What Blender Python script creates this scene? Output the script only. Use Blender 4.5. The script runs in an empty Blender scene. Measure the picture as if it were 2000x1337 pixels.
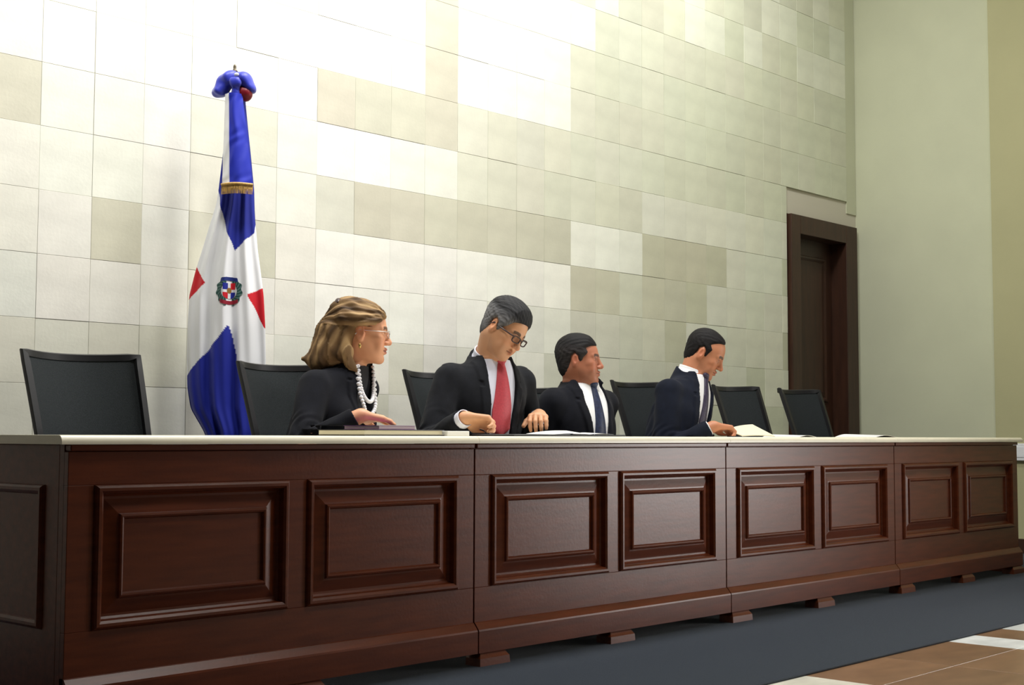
import bpy, bmesh, math, random
import numpy as np
from mathutils import Vector, Matrix

SC = bpy.context.scene
COL = SC.collection
random.seed(7)
PI = math.pi

# ------------------------------------------------------------------ camera
EYE = 0.803
YAW = math.radians(42.65)
PITCH = math.atan((850 - 668.5) / 2700.0)
cam_d = bpy.data.cameras.new('camera')
cam_d.sensor_width = 36.0
cam_d.lens = 36.0 * 2700.0 / 2000.0
cam_d.clip_start = 0.05
cam = bpy.data.objects.new('camera', cam_d)
COL.objects.link(cam)
_f = Vector((math.cos(YAW) * math.cos(PITCH), math.sin(YAW) * math.cos(PITCH), math.sin(PITCH)))
_r = Vector((math.sin(YAW), -math.cos(YAW), 0))
_u = _r.cross(_f)
_roll = math.radians(0.2)
_R = _r * math.cos(_roll) + _u * math.sin(_roll)
_U = _u * math.cos(_roll) - _r * math.sin(_roll)
cam.matrix_world = Matrix(((_R.x, _U.x, -_f.x, 0), (_R.y, _U.y, -_f.y, 0), (_R.z, _U.z, -_f.z, EYE), (0, 0, 0, 1)))
SC.camera = cam

# ------------------------------------------------------------------ world and lamps
w = bpy.data.worlds.new('room_air')
SC.world = w
w.use_nodes = True
w.node_tree.nodes['Background'].inputs[0].default_value = (0.95, 0.97, 1.0, 1)
w.node_tree.nodes['Background'].inputs[1].default_value = 0.012
SC.view_settings.view_transform = 'Standard'
SC.view_settings.look = 'None'
SC.view_settings.gamma = 1.0
SC.view_settings.use_curve_mapping = False
SC.view_settings.exposure = 0.55


def area(name, loc, target, size, power, color=(1, 0.97, 0.9), sy=None, spread=PI):
    d = bpy.data.lights.new(name, 'AREA')
    d.shape = 'RECTANGLE' if sy else 'DISK'
    d.size = size
    if sy:
        d.size_y = sy
    d.energy = power
    d.color = color
    d.spread = spread
    o = bpy.data.objects.new(name, d)
    COL.objects.link(o)
    o.location = loc
    o.rotation_euler = (Vector(target) - Vector(loc)).to_track_quat('-Z', 'Y').to_euler()
    return o


area('wall_washer_lamp', (4.9, 4.0, 4.8), (4.95, 5.2, 3.0), 0.5, 16, (1, 0.985, 0.95))
area('wall_washer_lamp', (2.65, 3.7, 4.8), (2.65, 5.2, 1.5), 0.5, 25, (1, 0.985, 0.95), spread=1.9)
area('wall_washer_lamp', (7.1, 3.85, 4.8), (7.1, 5.2, 1.4), 0.5, 33, (1, 0.985, 0.95))
area('ceiling_lamp', (4.3, 3.6, 4.9), (4.3, 4.2, 0), 1.0, 85, (1, 0.985, 0.95))
area('ceiling_lamp', (4.9, 1.4, 4.9), (4.6, 4.0, 0.8), 1.4, 62, (1, 0.98, 0.94))
area('hall_sheen_light', (9.35, 0.2, 1.05), (5.0, 3.6, 0.8), 1.6, 12, (1, 0.97, 0.95), sy=1.7, spread=1.0)  # unseen bright opening in the hall, added to give the wood its sheen


# ------------------------------------------------------------------ materials
def mat(name, color, rough=0.6, spec=0.5, metal=0.0, noise=None, bump=None, vcol=False, objcol=False, sheen=0.0, coat=0.0):
    """noise=(scale, amount[, stretch]); bump=(scale, strength)"""
    m = bpy.data.materials.new(name)
    m.use_nodes = True
    nt = m.node_tree
    b = nt.nodes['Principled BSDF']
    b.inputs['Roughness'].default_value = rough
    b.inputs['Specular IOR Level'].default_value = spec
    b.inputs['Metallic'].default_value = metal
    b.inputs['Sheen Weight'].default_value = sheen
    b.inputs['Coat Weight'].default_value = coat
    src = None
    if vcol:
        n = nt.nodes.new('ShaderNodeAttribute')
        n.attribute_name = 'Col'
        src = n.outputs['Color']
    elif objcol:
        n = nt.nodes.new('ShaderNodeObjectInfo')
        src = n.outputs['Color']
    else:
        b.inputs['Base Color'].default_value = (*color, 1)
    tc = nt.nodes.new('ShaderNodeTexCoord')
    if noise:
        mp = nt.nodes.new('ShaderNodeMapping')
        st = noise[2] if len(noise) > 2 else (1, 1, 1)
        mp.inputs['Scale'].default_value = st
        nt.links.new(tc.outputs['Object'], mp.inputs[0])
        ns = nt.nodes.new('ShaderNodeTexNoise')
        ns.inputs['Scale'].default_value = noise[0]
        ns.inputs['Detail'].default_value = 5
        nt.links.new(mp.outputs[0], ns.inputs['Vector'])
        rp = nt.nodes.new('ShaderNodeMapRange')
        rp.inputs['From Min'].default_value = 0.3
        rp.inputs['From Max'].default_value = 0.7
        rp.inputs['To Min'].default_value = 1 - noise[1]
        rp.inputs['To Max'].default_value = 1 + noise[1]
        nt.links.new(ns.outputs[0], rp.inputs[0])
        mx = nt.nodes.new('ShaderNodeVectorMath')
        mx.operation = 'SCALE'
        nt.links.new(rp.outputs[0], mx.inputs['Scale'])
        if src:
            nt.links.new(src, mx.inputs[0])
        else:
            mx.inputs[0].default_value = color
        nt.links.new(mx.outputs[0], b.inputs['Base Color'])
    elif src:
        nt.links.new(src, b.inputs['Base Color'])
    if bump:
        nb = nt.nodes.new('ShaderNodeTexNoise')
        nb.inputs['Scale'].default_value = bump[0]
        nb.inputs['Detail'].default_value = 3
        nt.links.new(tc.outputs['Object'], nb.inputs['Vector'])
        bp = nt.nodes.new('ShaderNodeBump')
        bp.inputs['Strength'].default_value = bump[1]
        bp.inputs['Distance'].default_value = 0.01
        nt.links.new(nb.outputs[0], bp.inputs['Height'])
        nt.links.new(bp.outputs[0], b.inputs['Normal'])
    return m


M = {}
M['tile'] = mat('limestone_tile', (1, 1, 1), 0.55, 0.3, objcol=True, noise=(5, 0.07, (1, 1, 1.6)), bump=(60, 0.06))
M['grout'] = mat('tile_grout', (0.60, 0.57, 0.47), 0.9, 0.1)
M['fgrout'] = mat('brown_floor_grout', (0.16, 0.11, 0.07), 0.9, 0.1)
M['plaster'] = mat('painted_plaster', (0.59, 0.61, 0.45), 0.8, 0.2, noise=(2.5, 0.03), bump=(140, 0.05))
M['plaster2'] = mat('ochre_plaster', (0.47, 0.455, 0.27), 0.8, 0.2, noise=(2.5, 0.03), bump=(140, 0.05))
M['ceil'] = mat('white_ceiling', (0.75, 0.74, 0.68), 0.9, 0.1)
M['wood'] = mat('red_brown_mahogany', (0.135, 0.029, 0.0085), 0.33, 0.33, noise=(5, 0.22, (1, 6, 9)), bump=(90, 0.03), coat=0.0)
M['dwood'] = mat('dark_door_wood', (0.042, 0.016, 0.008), 0.45, 0.45, noise=(4, 0.25, (9, 9, 1)))
M['slab'] = mat('cream_stone_top', (0.90, 0.84, 0.66), 0.35, 0.5, noise=(20, 0.03))
M['carpet'] = mat('slate_blue_carpet', (0.018, 0.027, 0.041), 0.95, 0.1, noise=(120, 0.35), bump=(400, 0.5), sheen=0.2)
M['marble'] = mat('polished_marble', (1, 1, 1), 0.28, 0.5, objcol=True, noise=(5, 0.18, (1, 2.5, 1)))
M['black'] = mat('black_plastic', (0.012, 0.012, 0.014), 0.45, 0.4)
M['mesh'] = mat('charcoal_mesh_fabric', (0.018, 0.022, 0.024), 0.85, 0.2, noise=(300, 0.3), bump=(500, 0.3))
M['chrome'] = mat('grey_metal', (0.45, 0.45, 0.46), 0.3, 0.5, metal=1.0)
M['brass'] = mat('brass', (0.62, 0.45, 0.16), 0.3, 0.5, metal=1.0)
M['gold'] = mat('gold_fringe', (0.55, 0.34, 0.10), 0.5, 0.4, noise=(250, 0.35, (1, 1, 0.1)))
M['cloth'] = mat('satin_flag_cloth', (1, 1, 1), 0.55, 0.3, vcol=True, sheen=0.05)
M['white'] = mat('white_plastic', (0.82, 0.84, 0.88), 0.5, 0.4)
M['paper'] = mat('white_paper', (0.84, 0.84, 0.83), 0.8, 0.2)
M['cream'] = mat('cream_paper', (0.80, 0.74, 0.56), 0.8, 0.2)
M['purple'] = mat('purple_cover', (0.36, 0.13, 0.38), 0.5, 0.4)
M['pink'] = mat('pale_pink_paper', (0.85, 0.66, 0.70), 0.7, 0.2)
M['folder'] = mat('black_leather', (0.012, 0.013, 0.018), 0.4, 0.4)


# ------------------------------------------------------------------ helpers
class MB:
    def __init__(s):
        s.v, s.f = [], []

    def box(s, x0, x1, y0, y1, z0, z1, b=0.0):
        n = len(s.v)
        if b <= 0:
            s.v += [(x, y, z) for z in (z0, z1) for y in (y0, y1) for x in (x0, x1)]
            s.f += [tuple(n + i for i in q) for q in ((0, 2, 3, 1), (4, 5, 7, 6), (0, 1, 5, 4), (2, 6, 7, 3), (0, 4, 6, 2), (1, 3, 7, 5))]
            return s
        bm = bmesh.new()
        bmesh.ops.create_cube(bm, size=1)
        for v in bm.verts:
            v.co = Vector(((x0 + x1) / 2 + v.co.x * (x1 - x0), (y0 + y1) / 2 + v.co.y * (y1 - y0), (z0 + z1) / 2 + v.co.z * (z1 - z0)))
        bmesh.ops.bevel(bm, geom=bm.edges[:], offset=b, segments=2, profile=0.5, affect='EDGES')
        bm.verts.index_update()
        s.v += [tuple(v.co) for v in bm.verts]
        s.f += [tuple(n + v.index for v in f.verts) for f in bm.faces]
        bm.free()
        return s

    def grid(s, P, cu=False, cv=False):
        """P[i][j] points"""
        n = len(s.v)
        I, J = len(P), len(P[0])
        for row in P:
            s.v += [tuple(p) for p in row]
        for i in range(I if cu else I - 1):
            for j in range(J if cv else J - 1):
                a, b = i, (i + 1) % I
                c, d = j, (j + 1) % J
                s.f.append((n + a * J + c, n + b * J + c, n + b * J + d, n + a * J + d))
        return s

    def fan(s, ring):
        n = len(s.v)
        s.v += [tuple(p) for p in ring]
        s.f.append(tuple(range(n, n + len(ring))))
        return s

    def tube(s, pts, r, seg=10, caps=True):
        pts = [Vector(p) for p in pts]
        rs = r if hasattr(r, '__len__') else [r] * len(pts)
        rings = []
        up = Vector((0, 0, 1))
        for i, p in enumerate(pts):
            t = (pts[min(i + 1, len(pts) - 1)] - pts[max(i - 1, 0)]).normalized()
            a = t.cross(up)
            if a.length < 1e-3:
                a = t.cross(Vector((1, 0, 0)))
            a.normalize()
            b = t.cross(a)
            rings.append([p + (a * math.cos(k * 2 * PI / seg) + b * math.sin(k * 2 * PI / seg)) * rs[i] for k in range(seg)])
        s.grid(rings, cv=True)
        if caps:
            s.fan(rings[0])
            s.fan(list(reversed(rings[-1])))
        return s

    def lathe(s, prof, c=(0, 0, 0), seg=20):
        rings = [[(c[0] + r * math.cos(k * 2 * PI / seg), c[1] + r * math.sin(k * 2 * PI / seg), c[2] + z) for k in range(seg)] for r, z in prof]
        return s.grid(rings, cv=True)

    def build(s, name, m, parent=None, smooth=False, loc=None, rot=None):
        me = bpy.data.meshes.new(name)
        me.from_pydata(s.v, [], s.f)
        me.validate()
        bm = bmesh.new()
        bm.from_mesh(me)
        bmesh.ops.remove_doubles(bm, verts=bm.verts[:], dist=1e-5)
        bmesh.ops.recalc_face_normals(bm, faces=bm.faces[:])
        bm.to_mesh(me)
        bm.free()
        if smooth:
            me.polygons.foreach_set('use_smooth', [True] * len(me.polygons))
            try:
                me.set_sharp_from_angle(angle=math.radians(50))
            except Exception:
                pass
        return link(name, me, m, parent, loc, rot)


def link(name, me, m, parent=None, loc=None, rot=None):
    o = bpy.data.objects.new(name, me)
    COL.objects.link(o)
    if m is not None and not me.materials:
        me.materials.append(m)
    if parent:
        o.parent = parent
    if loc:
        o.location = loc
    if rot:
        o.rotation_euler = rot
    return o


def tag(o, label=None, cat=None, group=None, kind=None):
    if label:
        o['label'] = label
    if cat:
        o['category'] = cat
    if group:
        o['group'] = group
    if kind:
        o['kind'] = kind
    return o


def thing(name, label, cat, loc=(0, 0, 0), rz=0.0, group=None):
    o = bpy.data.objects.new(name, None)
    COL.objects.link(o)
    o.location = loc
    o.rotation_euler = (0, 0, rz)
    return tag(o, label, cat, group)


def copy_tree(o, parent=None):
    c = o.copy()
    COL.objects.link(c)
    if parent:
        c.parent = parent
    for ch in list(o.children):
        copy_tree(ch, c)
    return c


def srgb(r, g, b):
    f = lambda c: (c / 255 / 12.92) if c / 255 <= 0.04045 else ((c / 255 + 0.055) / 1.055) ** 2.4
    return (f(r), f(g), f(b))


# ------------------------------------------------------------------ the room
WY = 5.2          # back wall face
WX = 9.56         # right wall face
HC = 5.0
wall = MB().box(-0.6, 8.55, WY + 0.012, WY + 0.25, -0.02, HC).box(8.55, 9.5, WY + 0.012, WY + 0.25, 2.40, HC).box(9.5, WX + 0.3, WY + 0.012, WY + 0.25, -0.02, HC) \
    .build('wall_back', M['grout'])
tag(wall, 'limestone tiled back wall behind the bench', kind='structure')
# tile grid: column edges and row edges of the stone cladding
ax_k = [0, 6, 10, 14, 17, 21, 28]
ax_x = [2.795, 4.240, 5.207, 6.150, 6.840, 7.770, 9.405]
cols = [2.795 - 0.2425 * k for k in range(14, 0, -1)] + list(np.interp(range(29), ax_k, ax_x))
NC0 = 14
rows = [2.061 + 0.2635 * k for k in range(-8, 12)]      # edge k=-8 near the floor
rows[0] = 0.0
rows.append(HC)
LIGHT, MID, DARK, GREY = 'L', 'M', 'D', 'G'
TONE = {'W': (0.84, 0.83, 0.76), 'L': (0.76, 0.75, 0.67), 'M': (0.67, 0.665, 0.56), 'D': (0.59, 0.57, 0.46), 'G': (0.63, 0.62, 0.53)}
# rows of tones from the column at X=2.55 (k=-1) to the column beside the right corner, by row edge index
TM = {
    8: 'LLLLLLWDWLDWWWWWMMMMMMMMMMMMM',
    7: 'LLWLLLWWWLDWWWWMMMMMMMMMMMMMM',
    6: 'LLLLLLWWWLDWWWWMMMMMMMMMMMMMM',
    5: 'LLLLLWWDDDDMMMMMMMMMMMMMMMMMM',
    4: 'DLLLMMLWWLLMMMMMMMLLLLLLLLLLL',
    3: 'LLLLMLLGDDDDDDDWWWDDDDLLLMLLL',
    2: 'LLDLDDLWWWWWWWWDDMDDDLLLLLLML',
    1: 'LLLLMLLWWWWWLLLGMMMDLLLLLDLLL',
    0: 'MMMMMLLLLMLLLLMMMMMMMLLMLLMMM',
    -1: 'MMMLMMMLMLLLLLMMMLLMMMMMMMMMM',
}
EDGE0 = 3 - (-8) - 3   # rows index of edge whose lower z = 2.061 is 8
tile_mesh = {}


def tile_obj(x0, x1, z0, z1, tone, proud):
    g = 0.0006
    key = (round(x1 - x0, 3), round(z1 - z0, 3))
    if key not in tile_mesh:
        hw, hh = (x1 - x0) / 2 - g, (z1 - z0) / 2 - g
        mb = MB()
        e = 0.0008
        a = [(-hw, 0.012, -hh), (hw, 0.012, -hh), (hw, 0.012, hh), (-hw, 0.012, hh)]
        b = [(-hw, e, -hh), (hw, e, -hh), (hw, e, hh), (-hw, e, hh)]
        c = [(-hw + e, 0, -hh + e), (hw - e, 0, -hh + e), (hw - e, 0, hh - e), (-hw + e, 0, hh - e)]
        mb.grid([a, b, c], cv=True).fan(c)
        me = bpy.data.meshes.new('stone_tile')
        me.from_pydata(mb.v, [], mb.f)
        bm = bmesh.new()
        bm.from_mesh(me)
        bmesh.ops.remove_doubles(bm, verts=bm.verts[:], dist=1e-6)
        bmesh.ops.recalc_face_normals(bm, faces=bm.faces[:])
        bm.to_mesh(me)
        bm.free()
        me.materials.append(M['tile'])
        tile_mesh[key] = me
    o = bpy.data.objects.new('stone_tile', tile_mesh[key])
    COL.objects.link(o)
    o.parent = wall
    o.location = ((x0 + x1) / 2, WY - proud, (z0 + z1) / 2)
    o.color = (*tone, 1)
    return o


rest = {}
rng = random.Random(3)
n_t = 0
for ri in range(len(rows) - 1):
    z0, z1 = rows[ri], rows[ri + 1]
    k = ri - 8
    for ci in range(len(cols) - 1):
        x0, x1 = cols[ci], cols[ci + 1]
        kc = ci - NC0
        if z0 < 2.40 and x1 > 8.56:
            if x0 > 8.5:
                continue
            x1 = 8.54
        line = TM.get(min(max(k + 4 - 0, -1), 8)) if False else TM.get(k + 4)
        j = kc + 1
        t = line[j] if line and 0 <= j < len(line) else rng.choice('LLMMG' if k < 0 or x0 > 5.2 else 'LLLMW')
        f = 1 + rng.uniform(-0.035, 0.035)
        gr = min(max((x0 - 4.8) / 3.0, 0), 1)          # green white-balance cast of the light, painted into tile colour towards the right
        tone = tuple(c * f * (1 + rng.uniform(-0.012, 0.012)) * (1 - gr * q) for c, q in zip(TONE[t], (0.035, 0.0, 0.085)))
        # the part of the wall the photograph shows
        ztop = 0.8 + (x0 * 0.7355 + WY * 0.6775) / 2700 * 860
        vis = x1 > 2.55 and z1 > 0.80 and z0 < ztop + 0.1
        if vis and n_t < 300:
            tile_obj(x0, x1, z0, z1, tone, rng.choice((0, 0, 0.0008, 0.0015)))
            n_t += 1
        else:
            rest.setdefault(t, []).append((x0, x1, z0, z1))
print('tiles', n_t)
mb = MB()
cc = []
for t, L in rest.items():
    for x0, x1, z0, z1 in L:
        mb.box(x0 + .0006, x1 - .0006, WY, WY + 0.012, z0 + .0006, z1 - .0006)
me = bpy.data.meshes.new('stone_tile_field')
me.from_pydata(mb.v, [], mb.f)
o = link('stone_tile_field', me, M['tile'], wall)
o.color = (*TONE['L'], 1)
o['kind'] = 'stuff'
# narrow recessed plaster strip that closes the tiling beside the right corner, above the door
tag(MB().box(9.41, 9.555, WY + 0.004, WY + 0.012, 2.50, HC).build('trim_1', M['plaster']), 'narrow plaster strip between tiled wall and right wall', kind='structure')

wr = MB().box(WX, WX + 0.25, -3.0, WY + 0.25, -0.02, HC).build('wall_right', M['plaster'])
tag(wr, 'plain greenish plaster wall at the right', kind='structure')
tag(MB().box(WX - 0.05, WX, 2.6, 4.115, 0, HC, 0.004).build('wall_right_pier', M['plaster2']), 'ochre pier of the right wall at frame edge', kind='structure')
tag(MB().box(WX - 0.014, WX, 4.115, WY, 0.0, 0.10).box(WX - 0.064, WX - 0.05, 2.6, 4.115, 0, 0.10).build('baseboard_right', M['dwood']), kind='structure')
tag(MB().box(-0.6, WX + 0.25, -3.0, WY + 0.25, HC, HC + 0.1).build('ceiling', M['ceil']), kind='structure')

# floor: screed with marble tiles laid in bands, then the carpet in front of and under the bench
floor = tag(MB().box(-0.6, WX + 0.25, -3.0, WY + 0.25, -0.12, -0.026).build('floor', M['fgrout']), 'marble floor in cream and brown bands', kind='structure')
CREAM_, BROWN_, WHITE_ = (0.70, 0.68, 0.58), (0.21, 0.115, 0.060), (0.66, 0.68, 0.67)
bands = [(2.02, 3.10, BROWN_), (3.10, 4.185, CREAM_), (4.185, 4.73, BROWN_), (4.73, 5.275, BROWN_), (5.275, 5.515, WHITE_), (5.515, 5.78, BROWN_), (5.78, 6.30, WHITE_),
         (6.30, 6.85, BROWN_), (6.85, 7.40, BROWN_), (7.40, 7.65, WHITE_), (7.65, 7.90, BROWN_), (7.90, 8.45, WHITE_), (8.45, 9.0, BROWN_), (9.0, 9.50, BROWN_)]
fm = {}
for x0, x1, c in bands:
    y = 2.76
    while y > 0.1:
        y0 = y - 0.545
        key = round(x1 - x0, 3)
        o = MB().box(-(x1 - x0) / 2 + .001, (x1 - x0) / 2 - .001, -.2715, .2715, -0.018, 0, 0.0015).build('floor_tile', M['marble'], floor) if key not in fm else fm[key].copy()
        if key in fm:
            COL.objects.link(o)
        fm.setdefault(key, o)
        o.location = ((x0 + x1) / 2, (y + y0) / 2, -0.008)
        f = rng.uniform(0.85, 1.15)
        o.color = (c[0] * f, c[1] * f, c[2] * f, 1)
        y = y0
cp = MB().box(1.0, WX - 0.02, 2.49, WY - 0.02, -0.008, 0.0, 0.003).build('carpet', M['carpet'])
tag(cp, 'slate blue carpet runner under and in front of the long wooden bench', 'carpet')

# door in the back wall
door = tag(MB().box(8.68, 9.34, WY + 0.10, WY + 0.14, 0.0, 2.26).build('door_1', M['dwood']), 'dark brown panelled door at the right end of back wall', kind='structure')
fr = MB().box(8.556, 8.68, WY - 0.03, WY + 0.16, 0, 2.395, 0.004).box(9.34, 9.505, WY - 0.03, WY + 0.16, 0, 2.395, 0.004).box(8.68, 9.34, WY - 0.03, WY + 0.16, 2.26, 2.395, 0.004)
fr.build('door_frame', M['dwood'], door)


def panel_ring(mb, x0, x1, z0, z1, yf, prof, xz=True):
    """concentric rectangular moulding; prof = [(inset, out)]; out is towards -Y"""
    rings = []
    for ins, out in prof:
        rings.append([(x0 + ins, yf - out, z0 + ins), (x1 - ins, yf - out, z0 + ins), (x1 - ins, yf - out, z1 - ins), (x0 + ins, yf - out, z1 - ins)])
    mb.grid(rings, cv=True)
    return rings[-1]


for z0, z1 in ((0.20, 0.86), (1.06, 2.14)):
    mb = MB()
    last = panel_ring(mb, 8.77, 9.25, z0, z1, WY + 0.10, [(0, 0), (0.006, 0.012), (0.02, 0.012), (0.035, 0.002), (0.04, 0.004), (0.075, 0.011)])
    mb.fan(last)
    mb.build('door_panel', M['dwood'], door)
MB().tube([(8.73, WY + 0.10, 1.02), (8.73, WY + 0.05, 1.02), (8.74, WY + 0.045, 1.02), (8.84, WY + 0.045, 1.02)], 0.009, 8).lathe([(0.0, 0), (0.001, 0)], (8.73, WY + .1, 1.02), 6) \
    .build('door_handle', M['brass'], door, smooth=True)

# white box on the right wall past the end of the bench
bx = MB().box(-0.03, 0.0, -0.14, 0.14, -0.06, 0.06, 0.006).box(-0.034, -0.03, -0.10, 0.10, -0.035, 0.035).build('junction_box', M['white'], loc=(WX - 0.05, 3.92, 0.70))
tag(bx, 'small white box low on the right wall past the far end of the bench', 'wall box')

# ------------------------------------------------------------------ the bench
D = 3.41
XJ = [1.937, 3.509, 5.080, 6.625, 8.182]
RING = [(0, 0), (0.003, 0.008), (0.009, 0.013), (0.017, 0.013), (0.024, 0.007), (0.027, -0.012), (0.033, -0.017), (0.040, -0.017), (0.074, -0.007), (0.080, -0.006),
        (0.083, 0.001), (0.088, 0.003), (0.093, 0.001), (0.097, -0.008)]
desk_lab = ['mahogany bench section at the left end, showing its dark side panel', 'second mahogany bench section from the left, below the man in the red tie',
            'third mahogany bench section from the left, below the man reading papers', 'mahogany bench section at the far right end, beside the right wall']
for i in range(4):
    x0, x1 = XJ[i] + 0.003, XJ[i + 1] - 0.003
    t = thing('bench_section', desk_lab[i], 'bench', ((x0 + x1) / 2, D, 0), group='mahogany bench sections')
    W2 = (x1 - x0) / 2
    st, md = 0.080, 0.036
    pz0, pz1 = 0.270, 0.664
    MB().box(-W2, W2, 0.022, 0.045, 0.045, 0.774).build('back_board', M['wood'], t)
    MB().box(-W2, W2, 0, 0.022, pz1, 0.755, 0.0015).build('top_rail', M['wood'], t)
    MB().box(-W2 + .002, W2 - .002, -0.008, 0.022, 0.757, 0.774, 0.003).build('cornice', M['wood'], t)
    MB().box(-W2, W2, 0, 0.022, 0.10, pz0, 0.0015).build('bottom_rail', M['wood'], t)
    for a, b in ((-W2, -W2 + st), (-md, md), (W2 - st, W2)):
        MB().box(a, b, 0, 0.022, pz0, pz1, 0.0015).build('stile', M['wood'], t)
    for a, b in ((-W2 + st, -md), (md, W2 - st)):
        mb = MB()
        last = panel_ring(mb, a, b, pz0, pz1, 0, RING)
        mo = mb.build('panel_moulding', M['wood'], t)
        MB().box(a + 0.096, b - 0.096, 0.008, 0.02, pz0 + 0.096, pz1 - 0.096).build('panel_field', M['wood'], mo)
    mb = MB()
    prof = [(0.0, 0.150), (-0.004, 0.148), (-0.022, 0.126), (-0.024, 0.120), (-0.024, 0.045), (0.022, 0.045), (0.022, 0.150)]
    mb.grid([[(-W2 - (0.0), y, z) for y, z in prof], [(W2, y, z) for y, z in prof]], cv=True)
    mb.fan([(-W2, y, z) for y, z in prof]).fan([(W2, y, z) for y, z in reversed(prof)])
    mb.build('base_board', M['wood'], t)
    fx = [-W2 + 0.075, 0.02] + ([W2 - 0.075] if i == 3 else [])
    for c in fx:
        mb = MB()
        r = lambda e, z: [(c - 0.075 - e, -0.030 - e, z), (c + 0.075 + e, -0.030 - e, z), (c + 0.075 + e, 0.04, z), (c - 0.075 - e, 0.04, z)]
        rr = [r(-0.012, 0.044), r(-0.006, 0.034), r(0.0, 0.026), r(0.002, 0.0)]
        mb.grid(rr, cv=True).fan(rr[0]).fan(list(reversed(rr[-1])))
        mb.build('foot', M['wood'], t)
    for sx, xx in ((-1, -W2), (1, W2)):
        if (i == 0 and sx < 0) or (i == 3 and sx > 0):
            a, b = (xx, xx + 0.04) if sx < 0 else (xx - 0.04, xx)
            e = MB().box(a, b, 0.046, 0.64, 0.0, 0.774, 0.002).build('end_panel', M['wood'], t)
            mb = MB()
            rings = []
            for ins, out in RING[:10]:
                xo = xx + sx * out * 0.9
                if out < 0:
                    xo = xx + sx * 0.0005
                rings.append([(xo, 0.12 + ins, 0.27 + ins), (xo, 0.58 - ins, 0.27 + ins), (xo, 0.58 - ins, 0.664 - ins), (xo, 0.12 + ins, 0.664 - ins)])
            mb.grid(rings, cv=True)
            mb.build('panel_moulding', M['wood'], e)
top = thing('worktop', 'long cream stone worktop lying on all bench sections', 'worktop', (0, 0, 0.775))
e = [1.905] + [XJ[1], XJ[2], XJ[3]] + [8.215]
for i in range(4):
    mb = MB()
    x0, x1 = e[i] + 0.0006, e[i + 1] - 0.0006
    nose = [(D - 0.025 + 0.016 * (1 - math.sin(a)), 0.025 - 0.021 * (1 - math.cos(a))) for a in [k * PI / 2 / 7 for k in range(8)]]
    prof = [(4.02, 0.0), (4.02, 0.025)] + nose + [(D - 0.025, 0.0)]
    mb.grid([[(x0, y, z) for y, z in prof], [(x1, y, z) for y, z in prof]], cv=True)
    mb.fan([(x0, y, z) for y, z in prof]).fan([(x1, y, z) for y, z in reversed(prof)])
    mb.build('slab', M['slab'], top, smooth=True)

# ------------------------------------------------------------------ chairs
def make_chair(label):
    t = thing('office_chair', label, 'chair', group='black mesh office chairs along the bench')
    # backrest: curved sheet, corners wrap forward, leaning back
    def bp(u, v, off=0.0):                       # u -1..1, v 0..1 (bottom..top)
        hw = 0.205 + 0.020 * v
        z = 0.56 + 0.52 * v
        x = u * hw
        y = max(-0.13 + 0.20 * v ** 1.1, -0.050 - 0.03 * v) - 0.095 * u * u * (0.6 + 0.4 * v) - off
        return Vector((x, y, z + 0.008 * u * u))
    n, m_ = 16, 14
    P = [[bp(-0.97 + 1.94 * i / n, 0.015 + 0.97 * j / m_, 0.004) for j in range(m_ + 1)] for i in range(n + 1)]
    Q = [[bp(-0.97 + 1.94 * i / n, 0.015 + 0.97 * j / m_, -0.006) for j in range(m_ + 1)] for i in range(n + 1)]
    MB().grid(P).grid(Q).build('backrest', M['mesh'], t, smooth=True)
    ring = [bp(-1 + 2 * i / n, 0) for i in range(n + 1)] + [bp(1, j / m_) for j in range(1, m_ + 1)] + [bp(1 - 2 * i / n, 1) for i in range(1, n + 1)] + [bp(-1, 1 - j / m_) for j in range(1, m_)]
    R0 = []
    N = len(ring)
    for k, p in enumerate(ring):
        tt = (ring[(k + 1) % N] - ring[k - 1]).normalized()
        nn = Vector((0, -1, 0.1))
        s_ = tt.cross(nn).normalized()
        R0.append([p + s_ * a + Vector((0, b, 0)) for a, b in ((-.016, -.012), (.006, -.012), (.010, 0), (.006, .012), (-.016, .012))])
    MB().grid(R0, cu=True, cv=True).build('back_frame', M['black'], t, smooth=True)
    # seat
    prof = [(0.0, 0.505), (0.19, 0.502), (0.235, 0.488), (0.245, 0.47), (0.235, 0.45), (0.0, 0.445)]
    seg = 28
    rings = []
    for r_, z in prof:
        rings.append([(r_ * math.copysign(abs(math.cos(a)) ** 0.7, math.cos(a)), -0.17 + 0.96 * r_ * math.copysign(abs(math.sin(a)) ** 0.7, math.sin(a)), z - 0.035) for a in [k * 2 * PI / seg for k in range(seg)]])
    MB().grid(rings, cv=True).build('seat', M['mesh'], t, smooth=True)
    MB().tube([(0, 0.0, 0.44), (0, 0.09, 0.45), (0, 0.085, 0.60), (0, 0.02, 0.78)], [0.03, 0.03, 0.028, 0.02], 8).box(-0.11, 0.11, -0.28, -0.02, 0.405, 0.432).build('back_bracket', M['black'], t, smooth=True)
    MB().lathe([(0.0, 0.42), (0.028, 0.42), (0.028, 0.25), (0.036, 0.25), (0.036, 0.10), (0.0, 0.10)], (0, -0.17, 0), 14).build('gas_column', M['chrome'], t, smooth=True)
    for k in range(5):
        a = k * 2 * PI / 5 + 0.3
        c, s_ = math.cos(a), math.sin(a)
        b = MB().tube([(0.03 * c, -0.17 + 0.03 * s_, 0.125), (0.15 * c, -0.17 + 0.15 * s_, 0.11), (0.27 * c, -0.17 + 0.27 * s_, 0.078)], [0.024, 0.019, 0.014], 8).build('base_arm', M['black'], t, smooth=True)
        MB().tube([(0.27 * c - s_ * 0.02, -0.17 + 0.27 * s_ + c * 0.02, 0.03), (0.27 * c + s_ * 0.02, -0.17 + 0.27 * s_ - c * 0.02, 0.03)], 0.0295, 14).build('caster', M['black'], b, smooth=True)
    return t


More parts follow.
